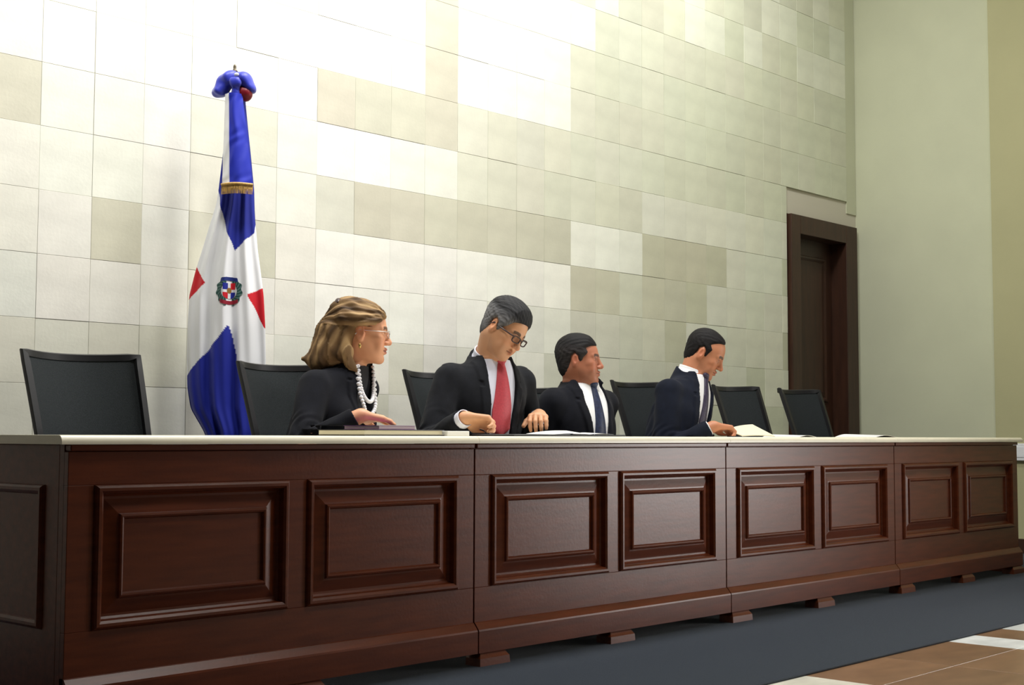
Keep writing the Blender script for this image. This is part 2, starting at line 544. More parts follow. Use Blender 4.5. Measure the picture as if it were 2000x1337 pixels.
CH = [(2.56, 'empty black mesh office chair at the left end, left of the flag'),
      (3.455, 'black mesh office chair behind the woman, in front of the flag'),
      (4.335, 'black mesh office chair behind the man in the red tie'),
      (5.03, 'black mesh office chair behind the man with short black hair looking right'),
      (5.785, 'black mesh office chair behind the man reading papers, seen left of him'),
      (6.70, 'empty black mesh office chair just right of the man reading papers'),
      (7.395, 'empty black mesh office chair at the right end, in front of the door')]
c0 = make_chair(CH[0][1])
for i, (x, lab) in enumerate(CH):
    c = c0 if i == 0 else copy_tree(c0)
    c.location = (x, 4.45, 0) if i in (0, 5, 6) else (x * 1.0135, 4.51 + 0.06 * (i == 3), 0)
    c['label'] = lab
    if i == 3:
        for ch in c.children:
            n_ = ch.name.split('.')[0]
            if n_ in ('backrest', 'back_frame', 'seat', 'back_bracket'):
                ch.location.z = -0.05
            elif n_ == 'gas_column':
                ch.scale.z = 0.86

# ------------------------------------------------------------------ signed-distance modelling kit
def smin(a, b, k):
    h = np.maximum(k - np.abs(a - b), 0.0) / k
    return np.minimum(a, b) - h * h * k * 0.25


def axis(lo, hi, coarse, fine=()):
    """grid coordinates from lo to hi; fine = [(a, b, step)] get smaller steps"""
    xs = [lo]
    while xs[-1] < hi:
        st = coarse
        for a, b, f in fine:
            if a - f < xs[-1] < b:
                st = min(st, f)
            elif a - f >= xs[-1] and xs[-1] + st > a:
                st = min(st, max(a - xs[-1], f))
        xs.append(xs[-1] + st)
    return np.array(xs, dtype=np.float32)


class Vox:
    def __init__(s, xs, ys, zs):
        s.a = (xs, ys, zs)
        s.d = np.full((len(xs), len(ys), len(zs)), 0.5, dtype=np.float32)

    def sl(s, lo, hi):
        r = []
        for i in range(3):
            r.append(slice(int(np.searchsorted(s.a[i], lo[i])), int(np.searchsorted(s.a[i], hi[i]))))
        return tuple(r)

    def op(s, fn, lo, hi, k=0.01, mode='u'):
        q = s.sl(lo, hi)
        x, y, z = s.a[0][q[0]][:, None, None], s.a[1][q[1]][None, :, None], s.a[2][q[2]][None, None, :]
        if 0 in (x.size, y.size, z.size):
            return
        v = fn(x, y, z).astype(np.float32)
        c = s.d[q]
        if mode == 'u':
            s.d[q] = smin(c, v, k)
        elif mode == 's':
            s.d[q] = -smin(-c, v, k)
        elif mode == 'i':
            s.d[q] = -smin(-c, -v, k)
        elif mode == 'add':
            s.d[q] = c + v

    def cap(s, a, b, ra, rb, k=0.01, mode='u'):
        a, b = np.array(a, float), np.array(b, float)
        m = max(ra, rb) + 2 * k + 0.03
        lo, hi = np.minimum(a, b) - m, np.maximum(a, b) + m
        u = b - a
        L2 = max(float(u @ u), 1e-9)

        def fn(x, y, z):
            t = np.clip(((x - a[0]) * u[0] + (y - a[1]) * u[1] + (z - a[2]) * u[2]) / L2, 0, 1)
            return np.sqrt((x - a[0] - t * u[0]) ** 2 + (y - a[1] - t * u[1]) ** 2 + (z - a[2] - t * u[2]) ** 2) - (ra + (rb - ra) * t)
        s.op(fn, lo, hi, k, mode)

    def ell(s, c, r, k=0.01, mode='u', R=None):
        """ellipsoid at c, radii r, optional 3x3 R whose columns are its axes"""
        c, r = np.array(c, float), np.array(r, float)
        m = r.max() + 2 * k + 0.03
        R = np.eye(3) if R is None else R

        def fn(x, y, z):
            px, py, pz = x - c[0], y - c[1], z - c[2]
            q = [(px * R[0, i] + py * R[1, i] + pz * R[2, i]) for i in range(3)]
            k0 = np.sqrt((q[0] / r[0]) ** 2 + (q[1] / r[1]) ** 2 + (q[2] / r[2]) ** 2)
            k1 = np.sqrt((q[0] / r[0] ** 2) ** 2 + (q[1] / r[1] ** 2) ** 2 + (q[2] / r[2] ** 2) ** 2) + 1e-9
            return k0 * (k0 - 1) / k1
        s.op(fn, c - m, c + m, k, mode)

    def mesh(s, smooth_it=0):
        d = s.d
        ins = d < 0
        nx, ny, nz = d.shape
        cnt = np.zeros((nx - 1, ny - 1, nz - 1), dtype=np.int8)
        for i in (0, 1):
            for j in (0, 1):
                for k in (0, 1):
                    cnt += ins[i:nx - 1 + i, j:ny - 1 + j, k:nz - 1 + k]
        act = np.argwhere((cnt > 0) & (cnt < 8))
        idx = np.full(cnt.shape, -1, dtype=np.int32)
        idx[act[:, 0], act[:, 1], act[:, 2]] = np.arange(len(act))
        i, j, k = act.T
        cor = {}
        for a in (0, 1):
            for b in (0, 1):
                for c in (0, 1):
                    cor[a, b, c] = d[i + a, j + b, k + c]
        acc = np.zeros((len(act), 3))
        n = np.zeros(len(act))
        for p in cor:
            for ax in range(3):
                if p[ax] == 0:
                    q = list(p)
                    q[ax] = 1
                    q = tuple(q)
                    va, vb = cor[p], cor[q]
                    m = (va < 0) != (vb < 0)
                    t = va / np.where(m, va - vb, 1)
                    e = np.array(p, float)[None, :].repeat(len(act), 0)
                    e[:, ax] = t
                    acc[m] += e[m]
                    n += m
        acc /= n[:, None]
        V = np.empty((len(act), 3))
        for ax in range(3):
            xs = s.a[ax]
            I = act[:, ax]
            V[:, ax] = xs[I] + acc[:, ax] * (xs[I + 1] - xs[I])
        F = []
        for ax in range(3):
            o1, o2 = (ax + 1) % 3, (ax + 2) % 3
            A = np.take(ins, range(0, d.shape[ax] - 1), ax)
            B = np.take(ins, range(1, d.shape[ax]), ax)
            e = np.argwhere(A != B)
            e = e[(e[:, o1] > 0) & (e[:, o2] > 0) & (e[:, o1] < d.shape[o1] - 1) & (e[:, o2] < d.shape[o2] - 1)]
            fl = ins[e[:, 0], e[:, 1], e[:, 2]]

            def g(u, v):
                f = e.copy()
                f[:, o1] -= u
                f[:, o2] -= v
                return idx[f[:, 0], f[:, 1], f[:, 2]]
            q = np.stack([g(1, 1), g(0, 1), g(0, 0), g(1, 0)], 1)
            q[~fl] = q[~fl][:, ::-1]
            F.append(q)
        F = np.concatenate(F)
        F = F[(F >= 0).all(1)]
        for _ in range(smooth_it):
            for lam in (0.5, -0.52):
                S = np.zeros_like(V)
                N = np.zeros(len(V))
                for a in range(4):
                    for b in (1, 3):
                        np.add.at(S, F[:, a], V[F[:, (a + b) % 4]])
                        np.add.at(N, F[:, a], 1)
                V = V + lam * (S / np.maximum(N, 1)[:, None] - V)
        return V, F


def np_mesh(name, V, F, m, parent, col=None):
    me = bpy.data.meshes.new(name)
    me.vertices.add(len(V))
    me.vertices.foreach_set('co', V.astype(np.float32).ravel())
    me.loops.add(F.size)
    me.loops.foreach_set('vertex_index', F.astype(np.int32).ravel())
    me.polygons.add(len(F))
    me.polygons.foreach_set('loop_start', np.arange(len(F), dtype=np.int32) * F.shape[1])
    me.polygons.foreach_set('loop_total', np.full(len(F), F.shape[1], dtype=np.int32))
    me.polygons.foreach_set('use_smooth', np.ones(len(F), dtype=bool))
    me.update(calc_edges=True)
    if col is not None:
        a = me.color_attributes.new('Col', 'FLOAT_COLOR', 'POINT')
        c = np.ones((len(V), 4), dtype=np.float32)
        c[:, :3] = col
        a.data.foreach_set('color', c.ravel())
    return link(name, me, m, parent)


def wob(V, f, seed=0, n=5):
    """smooth pseudo-noise -1..1 at points V"""
    r = np.random.RandomState(seed)
    o = np.zeros(V.shape[:-1])
    for _ in range(n):
        k = r.normal(size=3)
        k *= f * r.uniform(0.6, 1.5) / np.linalg.norm(k)
        o += np.sin(V @ k + r.uniform(0, 6.28))
    return o / n


# ------------------------------------------------------------------ people
M['skin'] = mat('skin', (1, 1, 1), 0.5, 0.4, vcol=True)
_b = M['skin'].node_tree.nodes['Principled BSDF']
_b.inputs['Subsurface Weight'].default_value = 0.08
_b.inputs['Subsurface Radius'].default_value = (0.01, 0.004, 0.002)
M['hair'] = mat('hair', (1, 1, 1), 0.7, 0.22, vcol=True, bump=(300, 0.15))
M['shirt'] = mat('pale_lilac_shirt_cotton', (0.74, 0.76, 0.88), 0.8, 0.2)
M['wshirt'] = mat('white_shirt_cotton', (0.82, 0.83, 0.86), 0.8, 0.2)
M['suit_navy'] = mat('dark_navy_suit_wool', (0.0055, 0.0062, 0.0105), 0.85, 0.15, noise=(30, 0.2), bump=(420, 0.12), sheen=0.03)
M['suit_char'] = mat('charcoal_suit_wool', (0.0095, 0.0105, 0.014), 0.85, 0.15, noise=(30, 0.2), bump=(420, 0.12), sheen=0.03)
M['suit_blue'] = mat('midnight_blue_suit_wool', (0.0055, 0.0080, 0.0175), 0.85, 0.15, noise=(30, 0.2), bump=(420, 0.12), sheen=0.03)
M['blouse'] = mat('black_blouse', (0.012, 0.012, 0.016), 0.7, 0.3)
M['tie_red'] = mat('red_tie_silk', (0.50, 0.055, 0.075), 0.55, 0.4, noise=(160, 0.12))
M['tie_navy'] = mat('navy_tie_silk', (0.016, 0.024, 0.065), 0.5, 0.4, noise=(120, 0.4))
M['tie_plum'] = mat('dark_plum_tie_silk', (0.035, 0.026, 0.055), 0.5, 0.4, noise=(120, 0.4))
M['glass_frame'] = mat('dark_red_brown_spectacle_frame', (0.035, 0.010, 0.008), 0.35, 0.5)
M['lens'] = mat('spectacle_lens', (0.9, 0.9, 0.92), 0.03, 0.5)
_b = M['lens'].node_tree.nodes['Principled BSDF']
_b.inputs['Transmission Weight'].default_value = 1.0
_b.inputs['IOR'].default_value = 1.02
M['bead'] = mat('pearly_white_bead', (0.80, 0.80, 0.84), 0.25, 0.6)
M['shoe'] = mat('black_shoe_leather', (0.01, 0.01, 0.01), 0.3, 0.5)

CAM_C = np.array([-math.cos(YAW), -math.sin(YAW), 0.0])
CAM_R = np.array([math.sin(YAW), -math.cos(YAW), 0.0])
UPV = np.array([0, 0, 1.0])


def face_dir(psi):
    """heading that shows psi degrees right of straight-at-the-camera, as a world angle"""
    d = math.cos(math.radians(psi)) * CAM_C + math.sin(math.radians(psi)) * CAM_R
    return math.atan2(d[1], d[0])


BODY = [(-0.02, .165, .11), (0.03, .175, .125), (.12, .165, .12), (.22, .150, .110), (.32, .160, .114), (.42, .168, .112), (.49, .160, .098), (.545, .118, .080), (.59, .066, .062)]
JACK = [(-0.03, .190, .135), (0.03, .195, .142), (.12, .186, .137), (.22, .176, .130), (.32, .184, .133), (.42, .193, .130), (.485, .190, .116), (.53, .160, .100), (.565, .112, .088), (.60, .080, .078)]


class Person:
    def __init__(s, label, loc, psi, seat, sc, neck, head, hd, wr, wl, **kw):
        """loc hips (X, Y); neck, head: world points; hd=(psi, pitch, roll) of the head; wr, wl: dict(w=wrist, d=dir, n=palm normal, curl=..)"""
        s.kw = kw
        s.sc = sc
        ang = face_dir(psi) + PI / 2
        s.root = thing('person', label, 'person', (loc[0], loc[1], seat), ang)
        s.o = np.array([loc[0], loc[1], seat])
        c, n = math.cos(ang), math.sin(ang)
        s.Rw = np.array([[c, -n, 0], [n, c, 0], [0, 0, 1.0]])
        s.NB = s.L(neck)
        s.zt = s.NB[2] / 0.59
        s.H = s.L(head)
        # head axes in local coordinates (columns: left, back, up); the head looks along -y
        p, ps = math.radians(hd[1]), math.radians(hd[0])
        f = math.cos(p) * (math.cos(ps) * CAM_C + math.sin(ps) * CAM_R) - math.sin(p) * UPV
        left = np.cross(UPV, f)
        left /= np.linalg.norm(left)
        up = np.cross(f, left)
        ro = math.radians(hd[2])
        l2, u2 = left * math.cos(ro) - up * math.sin(ro), up * math.cos(ro) + left * math.sin(ro)
        s.Rh = s.Rw.T @ np.stack([l2, -f, u2], 1)
        s.hs = kw.get('hs', 1.0)
        s.arms = []
        for sx, A in ((-1, wr), (1, wl)):
            sh = s.cen(kw.get('shz', .49)) + np.array([sx * .184 * sc, 0.004, kw.get('shz', .49) * s.zt])
            sh = sh + np.array(A.get('shift', (0, 0, 0)))
            W = s.L(A['w'])
            l1, l2_ = .295 * sc, .255 * sc
            v = W - sh
            dist = np.linalg.norm(v)
            if dist > (l1 + l2_) * .985:
                W = sh + v / dist * (l1 + l2_) * .985
                print('arm too long', label[:20], sx, dist, l1 + l2_)
                dist = (l1 + l2_) * .985
                v = W - sh
            a = (l1 * l1 - l2_ * l2_ + dist * dist) / (2 * dist)
            h = math.sqrt(max(l1 * l1 - a * a, 0))
            hint = np.array(A.get('hint', (sx * .8, .3, -.6)))
            vn = v / dist
            hn = hint - vn * (hint @ vn)
            hn /= np.linalg.norm(hn)
            E = sh + vn * a + hn * h
            s.arms.append((sh, E, W, sx, A))

    def L(s, p):
        return s.Rw.T @ (np.array(p, float) - s.o)

    def W(s, p):
        return s.Rw @ np.array(p, float) + s.o

    def Ld(s, d):
        d = s.Rw.T @ np.array(d, float)
        return d / np.linalg.norm(d)

    def cen(s, t):
        """torso centre line offset at height fraction t (0..0.59)"""
        q = max(t / 0.59, 0) ** 1.4
        return np.array([s.NB[0] * q, s.NB[1] * q, 0])

    def hp(s, p):
        return s.H + s.Rh @ (np.array(p, float) * s.hs)

    def loft(s, vox, tab, grow=0.0, k=0.02, zmin=None, extra=None):
        sc = s.sc
        zz = np.array([t[0] for t in tab]) * s.zt
        aa = np.array([t[1] for t in tab]) * sc + grow
        bb = np.array([t[2] for t in tab]) * sc + grow
        if extra:
            bb = bb * np.array(extra)
        zf = np.linspace(zz[0], zz[-1], 80)
        # smooth the profile
        a_, b_ = np.interp(zf, zz, aa), np.interp(zf, zz, bb)
        ker = np.ones(7) / 7
        a_ = np.convolve(np.pad(a_, 3, mode='edge'), ker, 'valid')
        b_ = np.convolve(np.pad(b_, 3, mode='edge'), ker, 'valid')
        z0, z1 = zz[0], zz[-1]
        m = max(aa.max(), bb.max()) + abs(s.NB[0]) + abs(s.NB[1]) + .08

        def fn(x, y, z):
            q = np.clip(z / s.NB[2], 0, None) ** 1.4
            cx, cy = s.NB[0] * q, s.NB[1] * q
            a = np.interp(z, zf, a_)
            b = np.interp(z, zf, b_)
            f = ((np.abs(x - cx) / a) ** 2.3 + (np.abs(y - cy) / b) ** 2.3) ** (1 / 2.3)
            d = (f - 1) * b
            return np.maximum(d, np.maximum(z0 - z, z - z1))
        vox.op(fn, (-m, -m, z0 - .05), (m, m, z1 + .08), k)
        s._last = (zf, a_, b_)
        return zf, a_, b_

    def front(s, prof, x, z):
        """front surface y of the loft at x (relative to its centre line) and z"""
        zf, a_, b_ = prof
        q = max(z / s.NB[2], 0) ** 1.4
        a, b = np.interp(z, zf, a_), np.interp(z, zf, b_)
        return s.NB[1] * q - b * max(1 - (abs(x) / a) ** 2.3, 0) ** (1 / 2.3), s.NB[0] * q

    # ---- hand
    def hand(s, vox, W, A):
        sc = s.sc
        d = s.Ld(A['d'])
        n = s.Ld(A['n'])
        n = n - d * (n @ d)
        n /= np.linalg.norm(n)
        side = np.cross(d, n) * A['thumb']          # towards the thumb
        fr = (W - A['E'])
        vox.cap(W - fr / np.linalg.norm(fr) * .03, W + d * .012, .026 * sc, .024 * sc, .012)
        bases = []
        for i, (o, ln) in enumerate(((.030, .072), (.010, .080), (-.010, .074), (-.029, .058))):
            b = W + (d * (.092 - .004 * abs(i - 1)) + side * o) * sc + n * (.003 * (i - 1) ** 2 * .6)
            bases.append((b, ln))
            vox.cap(W + d * .012 + side * o * .55, b, .0150 * sc, .0120 * sc, .012)
        vox.cap(W + d * .03 + side * .022 + n * .006, W + d * .06 + side * .03 + n * .008, .014 * sc, .012 * sc, .012)
        cu = A['curl']
        for i, (b, ln) in enumerate(bases):
            c = cu[i] if hasattr(cu[0], '__len__') else cu
            dd, p = d, b
            sp = side * (0.06 * (1.5 - i)) * A.get('spread', 1)
            dd = dd + sp
            dd /= np.linalg.norm(dd)
            nn = n - dd * (n @ dd)
            nn /= np.linalg.norm(nn)
            rads = [.0098, .0090, .0082, .0070]
            for j, fr_ in enumerate((.46, .30, .24)):
                a = math.radians(c[j])
                dd, nn = dd * math.cos(a) + nn * math.sin(a), nn * math.cos(a) - dd * math.sin(a)
                q = p + dd * ln * fr_ * sc
                vox.cap(p, q, rads[j] * sc, rads[j + 1] * sc, .0035)
                p = q
        tb = W + (d * .026 + side * .026 + n * .006) * sc
        t1, t2 = A.get('th', ((.055, .052, .016), (.082, .056, .026)))
        f = lambda t: W + (d * t[0] + side * t[1] + n * t[2]) * sc
        vox.cap(tb, f(t1), .0155 * sc, .0115 * sc, .010)
        t15 = (np.array(t1) + np.array(t2)) / 2
        vox.cap(f(t1), f(t2), .0110 * sc, .0085 * sc, .004)

    # ---- head
    def head(s, vox):
        h, R, H = s.hs, s.Rh, s.hp
        fem = s.kw.get('fem', False)
        fat = s.kw.get('fat', 0.0)
        E = lambda c, r, k=.012, mode='u', R2=None: vox.ell(H(c), np.array(r) * h, k * h, mode, R if R2 is None else R2)
        C = lambda a, b, ra, rb, k=.01, mode='u': vox.cap(H(a), H(b), ra * h, rb * h, k * h, mode)
        E((0, .018, .040), (.076, .096, .086), .01)
        E((0, -.030, .025), (.066, .062, .075), .03)            # forehead
        E((0, -.030, -.030), (.059 + fat, .058, .070), .03)     # mid face
        E((0, -.040, -.072), (.044 + fat, .046, .040), .03)     # jaw
        for sx in (-1, 1):
            C((sx * .052, .004, -.030), (sx * .024, -.066, -.094), .019 + fat * .6, .016, .025)
            E((sx * .043, -.062, -.018), (.021, .021, .017), .02)       # cheekbone
            E((sx * .038 , -.068, -.050), (.018 + fat * .5, .016, .022), .02)
        E((0, -.078, -.100), (.020, .016, .015), .018)          # chin
        for sx in (-1, 1):
            C((sx * .012, -.086, .024), (sx * .045, -.074, .022), .010, .008, .012)   # brow
            E((sx * .032, -.098, .003), (.017, .014, .0115), .012, 's')                # socket
        for sx in (-1, 1):
            E((sx * .031, -.0735, .002), (.0130, .0130, .0130), .003)
            C((sx * .016, -.0850, .003), (sx * .031, -.0880, .0115), .0036, .0040, .004)     # upper lid
            C((sx * .031, -.0880, .0115), (sx * .047, -.0790, .003), .0040, .0036, .004)
            C((sx * .016, -.0850, .001), (sx * .032, -.0868, -.0075), .0030, .0032, .004)   # lower lid
            C((sx * .032, -.0868, -.0075), (sx * .047, -.0780, .001), .0032, .0030, .004)
        ns = s.kw.get('nose', 1.0)
        C((0, -.087, .018), (0, -.087 - .024 * ns, -.026), .0085, .0110, .012)
        E((0, -.087 - .026 * ns, -.030), (.0110, .0105, .0095), .008)
        for sx in (-1, 1):
            E((sx * .0125, -.099, -.033), (.0075, .0105, .0075), .006)
            E((sx * .0070, -.104, -.041), (.0035, .0055, .0035), .003, 's')
        C((-.020, -.086, -.060), (0, -.0965, -.0575), .0050, .0062, .008)          # lips
        C((.020, -.086, -.060), (0, -.0965, -.0575), .0050, .0062, .008)
        C((-.017, -.086, -.068), (0, -.0950, -.0690), .0050, .0070, .006)
        C((.017, -.086, -.068), (0, -.0950, -.0690), .0050, .0070, .006)
        C((-.025, -.092, -.0635), (.025, -.092, -.0635), .0018, .0018, .0025, 's') if False else None
        C((-.024, -.0885, -.0632), (0, -.1035, -.0632), .0022, .0022, .003, 's')
        C((.024, -.0885, -.0632), (0, -.1035, -.0632), .0022, .0022, .003, 's')
        # ears
        for sx in (-1, 1):
            t = 0.35
            Re = R @ np.array([[math.cos(t), sx * math.sin(t) * -1, 0], [sx * math.sin(t), math.cos(t), 0], [0, 0, 1.0]])
            E((sx * .078, .010, -.002), (.0085, .0185, .0315), .006, 'u', Re)
            E((sx * .0745, .008, -.026), (.0080, .0110, .0120), .006, 'u', Re)
            E((sx * .0875, .006, .002), (.0060, .0105, .0190), .004, 's', Re)
            C((sx * .078, -.006, -.004), (sx * .078, -.004, -.014), .005, .004, .004)
        # neck
        nr = (.048 if fem else .056) * s.sc
        n0 = s.NB + np.array([0, .008, -.03])
        n1 = H((0, .030, -.045))
        vox.cap(n0, n1, nr * 1.08, nr, .03)
        if not fem:
            vox.cap(s.NB + np.array([0, -.045, 0]), H((0, -.045, -.085)), .022, .020 + fat, .03)

    # ---- colours of the skin
    def skin_col(s, V):
        base = np.array(s.kw.get('skin', srgb(205, 150, 115)))
        P = (V - s.H) @ s.Rh / s.hs
        c = np.tile(base, (len(V), 1))
        c *= (1 + .06 * wob(V, 60, 3))[:, None]
        r = np.linalg.norm(P, axis=1) < .2

        def g(cx, cy, cz, rr, two=True):
            x = np.abs(P[:, 0]) if two else P[:, 0]
            return np.exp(-(((x - cx) / rr[0]) ** 2 + ((P[:, 1] - cy) / rr[1]) ** 2 + ((P[:, 2] - cz) / rr[2]) ** 2)) * r

        def mixc(m, col, a):
            m = (np.clip(m, 0, 1) * a)[:, None]
            c[:] = c * (1 - m) + np.array(col) * m
        red = base * np.array([1.05, .78, .72])
        mixc(g(.042, -.07, -.03, (.022, .03, .02)), red, .6)
        mixc(g(0, -.115, -.032, (.014, .02, .012), False), red, .6)
        mixc(g(.083, .01, 0, (.012, .03, .035)), red, .6)
        lips = s.kw.get('lips', base * np.array([.75, .48, .45]))
        lm = ((np.abs(P[:, 0]) < .022) & (P[:, 1] < -.080) & (np.abs(P[:, 2] + .0632) < .0105 * (1 - (np.abs(P[:, 0]) / .026) ** 2))) & r
        mixc(lm.astype(float), lips, .85)
        if not s.kw.get('fem'):
            beard = ((P[:, 2] < -.040) & (P[:, 2] > -.115) & (P[:, 1] < -.005)).astype(float) * np.clip((-.035 - P[:, 2]) / .02, 0, 1) * r * (~lm)
            mixc(beard, base * np.array([.62, .60, .62]), s.kw.get('beard', .35))
        bz = .0235 + .004 * np.sin(np.clip((np.abs(P[:, 0]) - .012) / .036, 0, 1) * PI)
        brow = (np.abs(P[:, 0]) > .011) & (np.abs(P[:, 0]) < .050) & (P[:, 1] < -.06) & (np.abs(P[:, 2] - bz) < .0066) & r
        mixc(brow.astype(float), s.kw.get('brow', (.02, .015, .012)), .85)
        ed = np.sqrt((np.abs(P[:, 0]) - .031) ** 2 + (P[:, 1] + .0735) ** 2 + (P[:, 2] - .002) ** 2)
        eye = (ed < .0140) & (P[:, 1] < -.078) & (np.abs(P[:, 2] - .001) < .0075)
        mixc(eye.astype(float), (.62, .58, .55), 1)
        lk = s.kw.get('look', 0.0)
        iris = eye & (np.hypot(np.abs(P[:, 0]) - .031 + 0 * lk, P[:, 2] - .001 + s.kw.get('lookdown', 0)) < .0062)
        mixc(iris.astype(float), (.015, .009, .006), 1)
        lash = (ed < .019) & (P[:, 1] < -.076) & (np.abs(P[:, 2] - .0095) < .0034) & (np.abs(np.abs(P[:, 0]) - .031) < .017)
        mixc(lash.astype(float), base * .25, .6)
        shade = g(.031, -.085, .000, (.020, .03, .016))  # eye-socket shade painted into the skin colour
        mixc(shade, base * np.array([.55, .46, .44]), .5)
        seam = (np.abs(P[:, 0]) < .024) & (P[:, 1] < -.078) & (np.abs(P[:, 2] + .0632) < .0022) & r
        mixc(seam.astype(float), base * .25, .7)
        return np.clip(c, 0, 1)

    # ---- everything of one figure
    def body(s):
        sc = s.sc
        pts = [s.hp((0, 0, 0))]
        fx, fy, fz = [], [], []
        c = s.hp((0, -.005, 0))
        for l, ax in ((fx, 0), (fy, 1), (fz, 2)):
            l.append((c[ax] - .128 * s.hs, c[ax] + .128 * s.hs, .0030))
        fz[0] = (c[2] - .135 * s.hs, c[2] + .05 * s.hs, .0030)
        for sh, E, W, sx, A in s.arms:
            d = s.Ld(A['d'])
            m = W + d * .075
            st = .0034 if A.get('seen', True) else .0058
            for l, ax in ((fx, 0), (fy, 1), (fz, 2)):
                l.append((m[ax] - .085, m[ax] + .085, st))
        ank = -s.o[2] + .075
        xs = axis(-.50, .50, .011, fx)
        ys = axis(-.78, .30, .011, fy)
        zs = axis(-s.o[2] - .01, s.H[2] + .17, .011, fz)
        v = Vox(xs, ys, zs)
        s.loft(v, BODY, 0, .03)
        for sx in (-1, 1):
            hip, kn, an = np.array([sx * .085, -.02, .075]), np.array([sx * .105, -.42 * sc, .065]), np.array([sx * .10, -.38 * sc, ank])
            v.cap(hip, kn, .078, .052, .03)
            v.cap(kn, an, .050, .036, .02)
            v.cap(an, an + np.array([0, .02, -.035]), .036, .030, .015)
            v.cap(an + np.array([0, .0, -.03]), an + np.array([sx * .02, -.15, -.045]), .034, .022, .02)
        for sh, E, W, sx, A in s.arms:
            v.cap(s.cen(.5) + np.array([sx * .06, 0, .505 * s.zt]), sh, .055 * sc, .050 * sc, .03)
            v.cap(sh, E, .050 * sc, .038 * sc, .02)
            v.cap(E, W, .038 * sc, .026 * sc, .015)
            A['E'] = E
            A['thumb'] = 1 if (A.get('flip', False) ^ (sx < 0)) else -1
            s.hand(v, W, A)
        s.head(v)
        s.rest(v, lift=.003)
        V, F = v.mesh(1)
        print('body', s.root.name, v.d.shape, len(F))
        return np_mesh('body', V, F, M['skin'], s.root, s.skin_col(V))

    def rest(s, v, seat=True, desk=True, lift=0.0):
        """flatten what lies on the worktop and on the chair seat"""
        R, o = s.Rw, s.o
        if desk:
            for zp, xm in s.kw.get('desk_z', []) + [(.8012, -9)]:
                v.op(lambda x, y, z: np.maximum(np.maximum(z - (zp + lift - o[2]), xm - (.016 if lift else 0) - (R[0, 0] * x + R[0, 1] * y + o[0])), np.maximum(R[1, 0] * x + R[1, 1] * y + o[1] - 4.05, .768 - o[2] - z)),
                     (-2, -2, .74 - o[2]), (2, 2, .86 - o[2]), .002, 's')
        if seat:
            v.op(lambda x, y, z: np.maximum(z - (s.kw.get('seat_top', .4715) - o[2]), -.345 - y) + 0 * x, (-2, -.40, -.12), (2, 2, .06), .004, 's')

    def trousers(s, m):
        ank = -s.o[2] + .075
        sc = s.sc
        v = Vox(axis(-.30, .30, .009), axis(-.62, .28, .009), axis(-s.o[2] + .02, .30, .009))
        s.loft(v, [(a, b + .010, c + .010) for a, b, c in BODY[:4]], 0, .02)
        for sx in (-1, 1):
            hip, kn, an = np.array([sx * .085, -.02, .080]), np.array([sx * .105, -.42 * sc, .068]), np.array([sx * .10, -.38 * sc, ank - .01])
            v.cap(hip, kn, .094, .068, .03)
            v.cap(kn, an, .066, .052, .03)
        s.rest(v, desk=False)
        V, F = v.mesh()
        np_mesh('trousers', V, F, m, s.root)
        for sx in (-1, 1):
            a = np.array([sx * .10, -.38 * sc, -s.o[2]])
            v = Vox(axis(a[0] - .09, a[0] + .09, .007), axis(a[1] - .24, a[1] + .12, .007), axis(-s.o[2] - .01, -s.o[2] + .14, .007))
            v.cap(a + np.array([0, .03, .040]), a + np.array([sx * .02, -.15, .030]), .044, .034, .02)
            v.cap(a + np.array([0, .0, .08]), a + np.array([0, -.02, .05]), .046, .045, .02)
            v.op(lambda x, y, z: (-s.o[2] + .002 - z) + 0 * x + 0 * y, (-1, -1, -2), (1, 1, 1), .004, 'i')
            V, F = v.mesh()
            np_mesh('shoe', V, F, M['shoe'], s.root)

    def jacket(s, m, w=(.05, .065, .03, .0), zs_=(.58, .50, .33, .16), lap=.045, cuff=.0, name='jacket', fold=.003, bust=0.0, vx=0.0, collar=True):
        """w: half widths of the open front at heights zs_"""
        sc = s.sc
        xr = [-.42, .42]
        fy = [-.5, .28]
        for sh, E, W, sx, A in s.arms:
            for p in (E, W):
                xr = [min(xr[0], p[0] - .09), max(xr[1], p[0] + .09)]
                fy = [min(fy[0], p[1] - .09), max(fy[1], p[1] + .09)]
        v = Vox(axis(xr[0], xr[1], .0048), axis(fy[0], fy[1], .0048), axis(-.06, s.NB[2] + .09, .0048))
        tab = JACK
        prof = s.loft(v, tab, 0, .02)
        zt = s.zt
        wz = np.array([z * zt for z in zs_])[::-1]
        ww = np.array(w)[::-1]
        if bust:
            for sx in (-1, 1):
                c = s.cen(.36) + np.array([sx * .075, -.085, .36 * zt])
                v.ell(c, (.078, .075, .075), .05)
        # shoulders and sleeves
        for sh, E, W, sx, A in s.arms:
            v.cap(s.cen(.5) + np.array([sx * .055, 0, .508 * zt]), sh + np.array([-sx * .008, 0, .010]), .064 * sc, .058 * sc, .03)
            v.cap(sh, E, .066 * sc, .055 * sc, .022)
            u = (W - E) / np.linalg.norm(W - E)
            v.cap(E, W - u * .012, .054 * sc, .041 * sc, .012)
